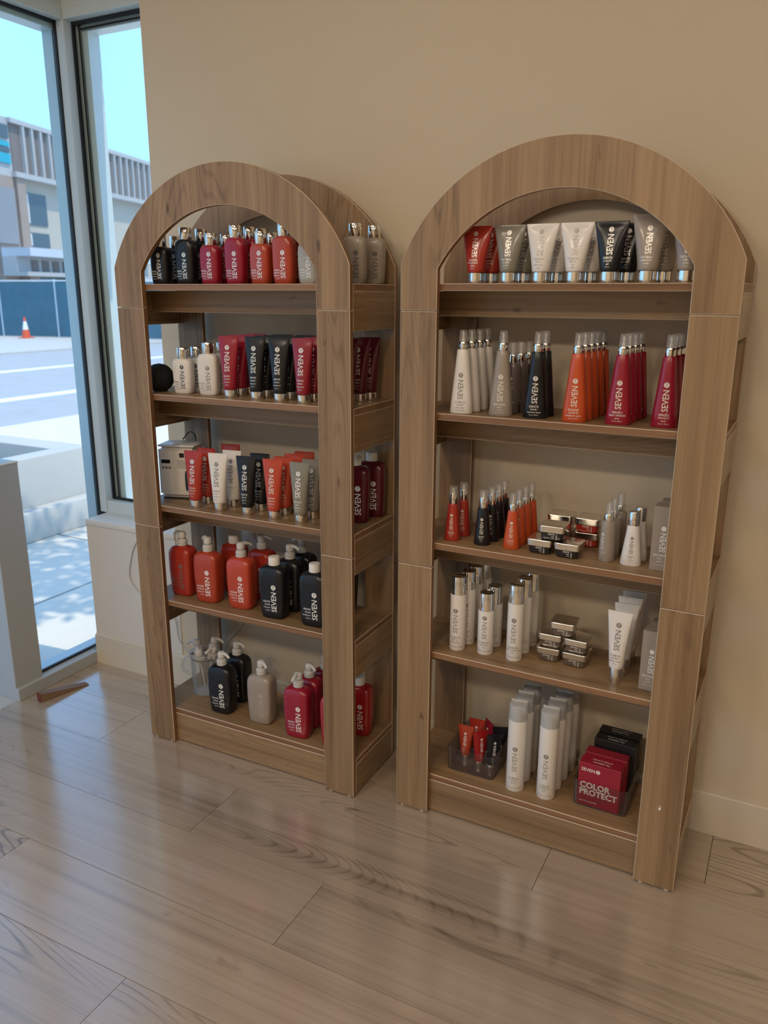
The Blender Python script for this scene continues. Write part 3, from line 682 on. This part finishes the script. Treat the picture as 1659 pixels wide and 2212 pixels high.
# ---- left bookcase, second shelf
t = thing('smart_speaker', 'round black fabric smart speaker by the left leg', 'speaker', place('L', 1, .062, .092))
link('body', finish(lathe([(z, math.sqrt(max(0, .044**2-(z-.041)**2)), math.sqrt(max(0, .044**2-(z-.041)**2)), 2) for z in [.0005+.0845*k/24 for k in range(25)]], 40), 'speaker_body', 60), t, speaker_m)
link('base_ring', finish(lathe(circ([(0, .021), (.0012, .022), (.003, .022)]), 32), 'base_ring', 40), t, rubber)
g = 'white flasks on the left bookcase second shelf'
row(flask, 'flask_bottle', 'bottle', 'short white flask bottle', 'L', 1, [(.166, .084), (.172, .140)], 'white', [CUB, 'DAILY', 'shampoo', '13.5 fl oz'], False, group=g, rz=.12, ink=ink_dark)
row(flask, 'flask_bottle', 'bottle', 'tall white flask bottle', 'L', 1, [(.258, .089), (.268, .145)], 'white', [CUB, 'DAILY', 'conditioner', '13.5 fl oz'], True, group=g, rz=.12, ink=ink_grey)
g = 'tubes on the left bookcase second shelf'
VS = [.070, .117, .164, .211]
T_ = lambda c, wd, noun, u, pts, rz=.16, i=1, ink=None: row(squeeze, 'squeeze_tube', 'tube', noun, 'L', i, pts, c, wd, 'L', rz=rz, group=g, ink=ink)
T_('crimson', [RIN, 'COLOR', 'shampoo', '8.5 fl oz'], 'crimson squeeze tube', 'L', [(.350, v) for v in VS])
T_('black', [KEN, 'BOND', 'shampoo', '8.5 fl oz'], 'black squeeze tube next to crimson ones', 'L', [(.443, v) for v in VS])
T_('black', [KEN, 'BOND', 'conditioner', '8.5 fl oz'], 'black squeeze tube next to dark red ones', 'L', [(.528, v-.006) for v in VS])
T_('crimson2', [RIN, 'MEND', 'conditioner', '8.5 fl oz'], 'dark red squeeze tube', 'L', [(.606, .064), (.612, .112), (.615, .160)])
T_('burgundy', [RIN, 'MEND', 'mask', '8.5 fl oz'], 'burgundy squeeze tube right of the leg', 'L', [(.716, .116), (.730, .163), (.738, .210)])

# ---- left bookcase, third shelf
g = 'tubes on the left bookcase third shelf'
T3 = lambda *a, **k: T_(*a, i=2, **k)
T3('red', [GAZ, 'HYDRATE', 'shampoo', '8.5 fl oz'], 'bright red squeeze tube', 'L', [(.203, .062), (.208, .116), (.235, .205)])
T3('white', [CUB, 'DAILY', 'shampoo', '8.5 fl oz'], 'white squeeze tube', 'L', [(.294, .064), (.303, .122)], ink=ink_grey)
T3('black', [KEN, 'BOND', 'leave-in', '8.5 fl oz'], 'black squeeze tube', 'L', [(.396, .067), (.408, .121)])
T3('coral', [GAZ, 'HYDRATE', 'conditioner', '8.5 fl oz'], 'orange-red squeeze tube', 'L', [(.492, .067), (.499, .114), (.506, .161), (.512, .208)])
T3('olive', [SAT, 'SOFT', 'shampoo', '8.5 fl oz'], 'olive grey squeeze tube', 'L', [(.586, .065), (.596, .118)], ink=ink_white)
row(liter, 'large_bottle', 'bottle', 'dark burgundy bottle with white cap', 'L', 2, [(.722, .150), (.735, .226)], 'burgundy', [RIN, 'MEND', 'shampoo', '33.8 fl oz'], 'cap', rz=.25)
# scent machine
dm = mat('machine_white', (.66, .62, .56), .4)
t = thing('scent_machine', 'white scent diffuser machine with dark display behind the left leg', 'machine', place('L', 2, .078, .150), .0115+.30)
bm = bmesh.new(); bbox(bm, -.062, .066, -.048, .048, .004, .172)
bmesh.ops.bevel(bm, geom=bm.edges[:], offset=.012, segments=4, affect='EDGES')
link('case', finish(bm, 'case', 40), t, dm)
link('base_shadow_gap', box_mesh('base_shadow_gap', -.052, .056, -.040, .040, 0, .0045), t, rubber)
link('lid', box_mesh('lid', -.060, .064, -.046, .046, .170, .177, .004, 2), t, mat('machine_lid', (.60, .62, .64), .25))
fy = -.0483
link('display', box_mesh('display', -.048, -.018, fy-.0008, fy+.001, .118, .130, .0004, 1), t, mat('display_black', (.01, .012, .014), .15))
for k in range(3): link('button', finish(tube_along([(-.043+k*.0115, fy+.001, .104), (-.043+k*.0115, fy-.002, .104)], .0034, 12), 'button', 40), t, mat('button_grey', (.12, .115, .11), .5))
link('sensor_window', box_mesh('sensor_window', .014, .030, fy-.0008, fy+.001, .138, .152, .0004, 1), t, MATS['display_black'])
bm = lathe([(0, .0052, .034, 2.6), (.0012, .0050, .0335, 2.6)], 24); bmesh.ops.rotate(bm, verts=bm.verts, cent=(0, 0, 0), matrix=Matrix.Rotation(PI/2, 3, 'X'))
o = link('level_window', finish(bm, 'level_window', 40), t, mat('level_blue', (.012, .022, .045), .15)); o.location = (.034, fy+.0004, .062)
ins = [([(x+.006, z+.128-k*.0048) for x, z in text2d(s, .0046)[0]], text2d(s, .0046)[1]) for k, s in enumerate(['Open, close', 'Fill with fragrance oil', 'to the marked line only', 'Keep machine upright', 'Do not cover the outlet', 'Use supplied adapter'])]
o = link('printed_text', wrap('printed_text', ins, None, 0, ink_dark, 0), t); o.location.y = fy-.0004
tag(link('power_cable', finish(tube_along(spline([place('L', 2, .10, .20, .176), place('L', 2, .085, .21, .198), place('L', 2, .06, .215, .20), place('L', 2, .045, .20, .177)]), .0022, 8), 'power_cable', 50), None, mat('cable_black', (.02, .02, .022), .5)), 'short black cable looping over the white scent machine', 'cable')

# ---- left bookcase, fourth shelf: one-litre bottles
g = 'large bottles on the left bookcase fourth shelf'
def B_(c, wd, top, ang, x, v, label, i=3, rz=0., ink=None): put(liter, 'large_bottle', 'bottle', 'L', i, x, v, label, c, wd, top, ang, rz=rz, group=g, ink=ink)
HY = [GAZ, 'HYDRATE', 'conditioner', '33.8 fl oz']; HS = [GAZ, 'HYDRATE', 'shampoo', '33.8 fl oz']
B_('red', HS, 'pump', 3.0, .104, .098, 'red pump bottle nearest the window, fourth shelf', ink=ink_grey)
B_('rust', HY, 'pump', 2.6, .218, .086, 'red pump bottle in the middle of three front ones', rz=.05)
B_('coral', HS, 'pump', .9, .345, .089, 'orange-red pump bottle beside the white-capped black bottles', rz=.05)
B_('red', HS, 'cap', 0, .238, .196, 'red bottle with white screw cap in the back row, fourth shelf')
B_('red', HY, 'pump', .2, .356, .186, 'red pump bottle in the back row, fourth shelf')
B_('black', [KEN, 'BOND', 'shampoo', '33.8 fl oz'], 'cap', 0, .481, .072, 'black white-capped bottle beside the orange-red pump bottle', rz=.05)
B_('black', [KEN, 'BOND', 'conditioner', '33.8 fl oz'], 'cap', 0, .624, .074, 'black white-capped bottle partly behind the right leg', rz=.05)
B_('black', [KEN, 'BOND', 'shampoo', '33.8 fl oz'], 'pump', -.1, .492, .143, 'black pump bottle behind the white-capped black one')
B_('black', [KEN, 'BOND', 'conditioner', '33.8 fl oz'], 'pump', 3.2, .492, .214, 'hindmost black pump bottle on the fourth shelf')
B_('black', [KEN, 'BOND', 'conditioner', '33.8 fl oz'], 'cap', 0, .640, .214, 'black bottle at the back, seen right of the leg')

# ---- left bookcase, bottom shelf
g = 'large bottles on the left bookcase bottom shelf'
B_('black', [KEN, 'BOND', 'treatment', '33.8 fl oz'], 'pump', -.25, .254, .080, 'front black pump bottle beside the clear mug, bottom shelf', 4, .06)
B_('black', [KEN, 'BOND', 'treatment', '33.8 fl oz'], 'pump', -.1, .252, .166, 'black pump bottle standing behind another black one, bottom shelf', 4)
B_('taupe', [SAT, 'VOLUME', 'conditioner', '33.8 fl oz'], 'pump', -.55, .408, .085, 'taupe beige pump bottle between black and crimson ones', 4, .06, ink=mat('beige_print', (.43, .37, .31), .35))
B_('crimson', [RIN, 'COLOR', 'shampoo', '33.8 fl oz'], 'pump', -1.6, .561, .066, 'front crimson pump bottle left of the leg, bottom shelf', 4, .06)
B_('crimson2', [RIN, 'COLOR', 'shampoo', '33.8 fl oz'], 'pump', -.5, .557, .137, 'crimson pump bottle second in its row, bottom shelf', 4)
B_('crimson2', [RIN, 'COLOR', 'shampoo', '33.8 fl oz'], 'pump', .3, .574, .208, 'crimson pump bottle hindmost in its row, bottom shelf', 4)
B_('scarlet', [RIN, 'MEND', 'shampoo', '33.8 fl oz'], 'none', 0, .692, .068, 'scarlet bottle mostly hidden behind the right leg, bottom shelf', 4)
B_('scarlet', [RIN, 'MEND', 'shampoo', '33.8 fl oz'], 'cap', 0, .722, .165, 'scarlet bottle showing right of the leg, bottom shelf', 4, .15)
# clear mug with loose pumps
mx, mv = .116, .160
t = thing('clear_mug', 'clear ribbed plastic mug with handle holding loose pump heads', 'mug', place('L', 4, mx, mv))
pr = []
for k in range(15):
    z = .003+k*.0098; pr.append((z, .0440+.0003*k+(.0012 if k % 2 else 0.)))
link('wall', finish(lathe(circ([(0, .041), (.001, .0435)]+pr+[(.146, .049), (.149, .050)]), 40, caps=(True, False)), 'mug_wall', 50), t, acryl)
link('rim', finish(tube_along([(.0498*math.cos(a), .0498*math.sin(a), .149) for a in [2*PI*k/40 for k in range(41)]], .0019, 8), 'rim', 60), t, acryl)
link('rim_band', finish(lathe(circ([(.132, .0478), (.1365, .0482)]), 40, caps=(False, False)), 'rim_band', 60), t, mat('rim_band_dark', (.05, .05, .05), .2))
link('base', finish(lathe(circ([(.0015, .042), (.006, .0425)]), 32), 'base', 40), t, acryl)
hx, hy = -.90, -.44
link('handle', finish(tube_along(spline([(hx*r_, hy*r_, z_) for r_, z_ in ((.046, .126), (.066, .124), (.078, .105), (.074, .078), (.045, .062))], 6), .0052, 10), 'handle', 60), t, acryl)
for k, (dx, dy, z_, an, lab) in enumerate(((-.030, .004, .142, 3.4, 'frosted pump head leaning left in the clear mug'), (.010, .034, .146, .1, 'frosted pump head at the back of the clear mug'),
                                        (.002, -.026, .126, 2.4, 'frosted pump head at the front of the clear mug'), (.034, -.002, .134, 4.6, 'frosted pump head leaning right in the clear mug'))):
    q = thing('pump_dispenser', lab, 'pump', place('L', 4, mx+dx, mv+dy, z_), 0, 'loose pump heads in the clear mug')
    q.rotation_euler = (-dy*7, dx*7, 0)
    pump_parts(q, 0, an)
    link('dip_tube', cached('dip', lambda: finish(tube_along([(0, 0, -.105), (0, 0, .004)], .0028, 8), 'dip_tube', 50, pump_m)), q)

# wall plug and cables behind the shelves
cab = mat('cable_white', (.55, .53, .50), .5)
tag(link('power_cable', finish(tube_along(spline([(-.02, .283, .62), (-.131, .286, .561), (-.175, .286, .476), (-.185, .286, .399), (-.133, .286, .345), (.0, .284, .300), (.034, .282, .270), (.046, .280, .198), (.092, .272, .160), (.16, .276, .150)]), .0022, 8), 'power_cable', 50), None, cab), 'white cable hanging on the low wall under the window', 'cable')
tag(link('power_cable', finish(tube_along(spline([(.385, .286, .64), (.37, .285, .50), (.349, .286, .33), (.335, .286, .30), (.284, .285, .239), (.26, .283, .19), (.24, .286, .15)]), .0022, 8), 'power_cable', 50), None, cab), 'white cable hanging on the wall behind the left bookcase', 'cable')
t = thing('wall_plug', 'white plug-in adapter on the wall behind the left bookcase', 'plug', (.395, WY, .665))
link('cover_plate', box_mesh('cover_plate', -.035, .035, -.006, -.0005, -.055, .055, .002, 2), t, wcap); link('adapter', box_mesh('adapter', -.022, .022, -.012, -.006, -.02, .03, .002, 2), t, wcap)

# ---- right bookcase, top shelf: short wide tubes
g = 'short tubes on the right bookcase top shelf'
R_ = lambda c, wd, noun, pts, kind='R', rz=.03, ink=None: row(squeeze, 'squeeze_tube', 'tube', noun, 'R', 0, pts, c, wd, kind, rz=rz, group=g, ink=ink)
R_('red', [GAZ, 'HYDROXY', 'balm', '5 fl oz'], 'short red tube', [(.176, .062), (.192, .125)])
R_('olive', [SAT, 'SHAPE', 'cream', '5 fl oz'], 'short olive grey tube', [(.260, .062), (.276, .125)])
R_('white', [CUB, 'WAVE', 'soft cream', '5 fl oz'], 'short white tube next to the olive one', [(.340, .062), (.360, .125), (.372, .185)], ink=ink_grey)
R_('white', [CUB, 'MOVE', 'gel', '5 fl oz'], 'short white tube next to the black one', [(.421, .062), (.441, .125)], ink=ink_grey)
R_('black', [KEN, 'SCULPT', 'gel', '5 fl oz'], 'short black tube', [(.500, .062), (.526, .125)])
R_('taupe', [SAT, 'SMOOTH', 'cream', '5 fl oz'], 'taller taupe tube', [(.584, .062), (.606, .125)], 'RT')
R_('taupe', [SAT, 'SLEEK', 'cream', '5 fl oz'], 'taupe tube cut off by the arch on the right', [(.668, .062)], 'RT')

# ---- right bookcase, second shelf: tapered sprays
g = 'tapered spray bottles on the right bookcase second shelf'
def rows_v(x, v0, n, dx=.004, dv=.0455): return [(x+dx*k, v0+dv*k) for k in range(n)]
P_ = lambda c, wd, noun, pts, kind='big', i=1, ink=None, rz=.10: row(taper, 'spray_bottle', 'bottle', noun, 'R', i, pts, c, wd, kind, rz=rz, group=g, ink=ink)
P_('white', [CUB, 'TINGLE', 'scalp spray', '8 fl oz / 240 ml'], 'white tapered spray bottle', rows_v(.151, .056, 4), ink=ink_grey)
P_('taupe', [SAT, 'SEAL', 'spray', '8 fl oz / 240 ml'], 'taupe tapered spray bottle', [(.254, .064)])
P_('smoky', [SAT, 'TONE', 'spray', '6 fl oz'], 'smoky grey slim spray bottle behind the taupe one', [(.262, .116), (.268, .162), (.275, .208)], 'slim')
P_('black', [KEN, 'BOND', 'reparative spray', '8 fl oz / 240 ml'], 'black tapered spray bottle', rows_v(.342, .068, 2))
P_('orange', [GAZ, 'LEAVE-IN', 'conditioner spray', '8 fl oz / 240 ml'], 'orange tapered spray bottle', rows_v(.443, .058, 5, .004, .0435))
P_('crimson', [RIN, 'HEAT DEFENSE', 'spray', '8 fl oz / 240 ml'], 'crimson tapered spray bottle next to the orange row', rows_v(.545, .066, 4))
P_('crimson', [RIN, 'PROTECT', 'spray', '8 fl oz / 240 ml'], 'crimson tapered spray bottle next to the right leg', rows_v(.648, .076, 3))

# ---- right bookcase, third shelf
g = 'small tapered bottles on the right bookcase third shelf'
S_ = lambda *a, **k: P_(*a, i=2, **k)
S_('red', [GAZ, 'DIAMOND', 'serum', '2 fl oz'], 'small red tapered bottle', [(.127, .074), (.135, .128)], 'small', rz=.12)
S_('black', [KEN, 'BOND', 'serum', '2 fl oz'], 'small black tapered bottle', [(.214, .073), (.222, .116), (.225, .159), (.225, .202)], 'small', rz=.12)
S_('orange', [GAZ, 'LEAVE-IN', 'travel spray', '2 fl oz'], 'small orange tapered spray bottle', [(.294, .078), (.296, .121), (.299, .164), (.302, .207)], 'smallspray', rz=.12)
S_('taupe', [SAT, 'SEAL', 'spray', '2 fl oz'], 'slim taupe spray bottle', [(.537, .094), (.540, .137), (.543, .198)], 'straight', rz=-.5)
S_('white', [CUB, 'LOFT', 'root lotion', '2 fl oz'], 'white tapered bottle with chrome cap', [(.598, .092), (.604, .143)], 'cone', rz=.1, ink=ink_grey)
g = 'square jars on the right bookcase third shelf'
J_ = lambda c, x, v, lev, lab, rz=0.: put(jar, 'cosmetic_jar', 'jar', 'R', 2 if c in ('black', 'red') else 3, x, v, lab, c, [KEN if c == 'black' else (GAZ if c == 'red' else SAT), 'mask' if c != 'taupe2' else 'paste', 'fl oz'], rz=rz, dz=lev*.0387, group=g)
COLORS['taupe2'] = (.125, .092, .068)
J_('black', .374, .088, 0, 'black jar at lower left of the front stack of three', .0)
J_('black', .4455, .086, 0, 'black jar at lower right of the front stack of three', .0)
J_('black', .402, .092, 1, 'black jar on top of the two front black jars', .04)
J_('red', .391, .205, 0, 'lower jar of the rear left stack behind the black jars', -.03)
J_('red', .391, .205, 1, 'red jar on top of the rear left stack', .0)
J_('red', .464, .205, 0, 'lower jar of the rear right stack with chrome lid', .03)
J_('red', .464, .205, 1, 'red jar on top of the rear right stack', -.02)
g = 'taupe jars on the right bookcase fourth shelf'
J_('taupe2', .398, .142, 0, 'taupe jar at lower left of the pile of five', .02); J_('taupe2', .4705, .140, 0, 'taupe jar at lower right of the pile of five', -.02)
J_('taupe2', .4, .146, 1, 'taupe jar at middle left of the pile of five', .03); J_('taupe2', .473, .142, 1, 'taupe jar at middle right of the pile of five', -.04)
J_('taupe2', .432, .146, 2, 'taupe jar on top of the pile of five', .04)
# cartons
def carton(u, i, x, v, wd, dp, h, color, label, texts, rz=0., dz=0., group=None, top=None):
    t = thing('carton', label, 'box', place(u, i, x, v, dz), UN[u][1]+rz, group)
    m = mat('carton_'+color, COLORS[color], .38, coat=.1)
    link('box_body', box_mesh('box_body', -wd/2, wd/2, 0, dp, 0, h, .0008, 1), t, m)
    for nm, sh, ink in texts: link(nm, wrap(nm, sh, None, .0004 if nm != 'numeral' else .0007, ink, 0), t)
    if top:
        V, F, w_ = text2d(top[0], top[1], .015, 'CENTER'); V2, F2, w2_ = text2d(top[2], top[1], .015, 'CENTER')
        bm = bmesh.new()
        for V_, F_2, oy in ((V, F, .30), (V2, F2, .62)):
            vs = [bm.verts.new((-x_, dp*oy-y_+.004, h+.0004)) for x_, y_ in V_]
            for f in F_2: bm.faces.new([vs[k] for k in f])
        bm.normal_update()
        for f in bm.faces:
            if f.normal.z < 0: f.normal_flip()
        me = bpy.data.meshes.new('top_text'); bm.to_mesh(me); bm.free(); link('top_text', me, t, ink_white)
    return t
def tall_texts(color):
    sh, n7 = logo(.004, .048, .0470, .0135); sh += sub([SAT, 'SILK', 'serum'], 0, .037, (.0082, .006, .0055), .0072); sh += sub(['1.7 fl oz / 50 ml'], 0, .014, (.0038,), .004)
    return [('lettering', sh, ink_white)]
g = 'taupe cartons by the right leg'
carton('R', 2, .668, .070, .044, .044, .160, 'taupe', 'front taupe carton on the right bookcase third shelf', tall_texts('taupe'), 0, group=g)
carton('R', 2, .674, .122, .044, .044, .160, 'taupe', 'taupe carton behind another on the right third shelf', tall_texts('taupe'), 0, group=g)
carton('R', 3, .669, .068, .044, .044, .160, 'taupe', 'front taupe carton on the right bookcase fourth shelf', tall_texts('taupe'), -.1, group=g)
carton('R', 3, .678, .122, .044, .044, .160, 'taupe', 'taupe carton behind another on the right fourth shelf', tall_texts('taupe'), -.05, group=g)

# ---- right bookcase, fourth shelf
g = 'white cans on the right bookcase fourth shelf'
C_ = lambda wd, kind, noun, i, pts, rz=.1: row(can, 'spray_can', 'can', noun, 'R', i, pts, wd, kind, rz=rz, group=g)
C_([CUB, 'MATTE', 'finishing spray'], 'tall', 'tall white chrome-capped can near the left leg', 3, [(.150, .076), (.158, .128), (.160, .180), (.166, .232)])
C_([CUB, 'MOUSSE', 'foam'], 'short', 'short white chrome-capped can', 3, [(.229, .087), (.231, .148)])
C_([CUB, 'DRY SHAMPOO', 'spray'], 'tall', 'tall white chrome-capped can next to the jars', 3, [(.313, .087), (.316, .146), (.320, .202)])
row(squeeze, 'squeeze_tube', 'tube', 'tall white tube on a long chrome cap', 'R', 3, [(.588, .076), (.592, .138), (.590, .190), (.592, .236)], 'white', [CUB, 'RENEW', 'styling cream', '4 fl oz'], 'W', rz=.02, ink=ink_grey)
# ---- right bookcase, bottom shelf
g = 'white hairspray cans on the bottom shelf'
C_([CUB, 'CLASSIC', 'hairspray'], 'spray', 'tall frosted-capped hairspray can next to the tube bin', 4, [(.339, .073), (.340, .128), (.342, .184)])
C_([CUB, 'WORKING', 'spray'], 'spray', 'tall frosted-capped hairspray can next to the boxes', 4, [(.427, .078), (.430, .132), (.434, .186), (.440, .2405)])
def bin_(label, x0, x1, v0, v1, h):
    t = thing('acrylic_bin', label, 'bin', place('R', 4, (x0+x1)/2, (v0+v1)/2), UN['R'][1], 'smoked acrylic bins on the bottom shelf')
    a, b = (x1-x0)/2, (v1-v0)/2
    def wallm():
        bm = bmesh.new(); rings = []
        for z, k in ((0.003, 0), (h, 0), (h, .0028), (0.0032, .0028)):
            rings.append([bm.verts.new((x, y, z)) for x, y in ring_pts(a*(.965 if z < .01 else 1)-k, b*(.965 if z < .01 else 1)-k, 14, 64)])
        for r0, r1 in zip(rings, rings[1:]):
            for i in range(64): bm.faces.new((r0[i], r0[(i+1) % 64], r1[(i+1) % 64], r1[i]))
        return finish(bm, 'bin_wall', 40, smoke)
    link('bin_wall', wallm(), t)
    link('bin_base', finish(lathe([(0, a*.955, b*.955, 14), (.003, a*.965, b*.965, 14)], 64), 'bin_base', 40, mat('smoked_base', (.14, .105, .09), .12)), t)
bin_('smoked acrylic bin holding small tubes on the bottom shelf', .129, .277, .064, .252, .074)
bin_('smoked acrylic bin holding crimson and black boxes', .500, .648, .073, .252, .076)
g = 'small tubes in the acrylic bin'
for c, x, v, rz, ry, lab in (('rust', .163, .135, .05, 0, 'small orange tube standing at the front of the bin'), ('red', .178, .185, .05, 0, 'small red tube at the back left of the bin'),
                             ('scarlet', .210, .122, .9, .04, 'small scarlet tube seen edge-on at the front of the bin'), ('crimson2', .213, .192, -.7, .04, 'small crimson tube at the back of the bin'),
                             ('black', .248, .120, .7, .10, 'small black tube leaning at the front right of the bin'), ('black', .252, .172, .5, .05, 'small black tube at the back right of the bin')):
    q = put(squeeze, 'sample_tube', 'tube', 'R', 4, x, v, lab, c, ['color', 'care', 'mask', '1 oz'], 'S', rz=rz, dz=.0035, group=g, ink=ink_white)
    q.rotation_euler.y = ry
def kit_texts(big, base='crimson'):
    sh = []
    V, F, w_ = text2d('SEVEN', .0132, .012); sh.append(([(-.049+x, .104+y) for x, y in V], F)); sh.append(disc2d(-.049+w_+.0085, .1086, .0058))
    for k, s in enumerate(big):
        V, F, _ = text2d(s, .0245, .035); sh.append(([(-.050+x*.95, .054-k*.0205+y) for x, y in V], F))
    V, F, _ = text2d('made for treated hair', .0056, .01); sh.append(([(-.050+x, .0115+y) for x, y in V], F))
    V, F, _ = text2d('7', .0118, .0, 'CENTER')
    return [('lettering', sh, ink_white), ('numeral', [([(-.049+w_+.0085+x, .1044+y) for x, y in V], F)], mat('numeral_'+base, COLORS[base], .4))]
g = 'kit boxes in the acrylic bin'
carton('R', 4, .569, .0785, .112, .040, .128, 'crimson', 'crimson box with large white lettering at the front of the bin', kit_texts(['COLOR', 'PROTECT']), -.02, .0035, g, ('The definition', .0082, 'of style is yours.'))
carton('R', 4, .574, .122, .112, .036, .136, 'crimson2', 'crimson box behind the front box in the bin', kit_texts(['COLOR', 'PROTECT']), -.02, .0035, g)
carton('R', 4, .587, .164, .112, .038, .158, 'black', 'black box just behind the crimson boxes in the bin', kit_texts(['BOND', 'REPAIR'], 'black'), -.03, .0035, g, ('The definition', .0082, 'of style is yours.'))
carton('R', 4, .589, .206, .112, .036, .162, 'black', 'black box at the very back of the acrylic bin', kit_texts(['BOND', 'REPAIR'], 'black'), -.03, .0035, g, ('The definition', .0082, 'of style is yours.'))

# ------------------------------------------------------------------ door wedge on the floor
t = thing('door_wedge', 'striped wooden door wedge with red end lying by the window', 'door wedge', (-.338, -.062, 0), math.atan2(.186, .046))
bm = bmesh.new(); L_, w_, h_ = .190, .030, .034
v = [bm.verts.new(p) for p in ((0, -w_/2, 0), (L_, -w_/2, 0), (L_, w_/2, 0), (0, w_/2, 0), (0, -w_/2, h_), (L_, -w_/2, .003), (L_, w_/2, .003), (0, w_/2, h_))]
for f in ((3, 2, 1, 0), (4, 5, 6, 7), (0, 1, 5, 4), (1, 2, 6, 5), (2, 3, 7, 6), (3, 0, 4, 7)): bm.faces.new([v[i] for i in f])
link('wedge_body', finish(bm, 'wedge_body'), t, wood_mat('wedge_wood', 0, (.12, .065, .035), (.22, .13, .075), (.30, .20, .125), rough=.55))
link('red_end', box_mesh('red_end', -.0012, .0, -w_/2+.0005, w_/2-.0005, .0005, h_-.0005), t, mat('red_paint', (.16, .03, .02), .6))
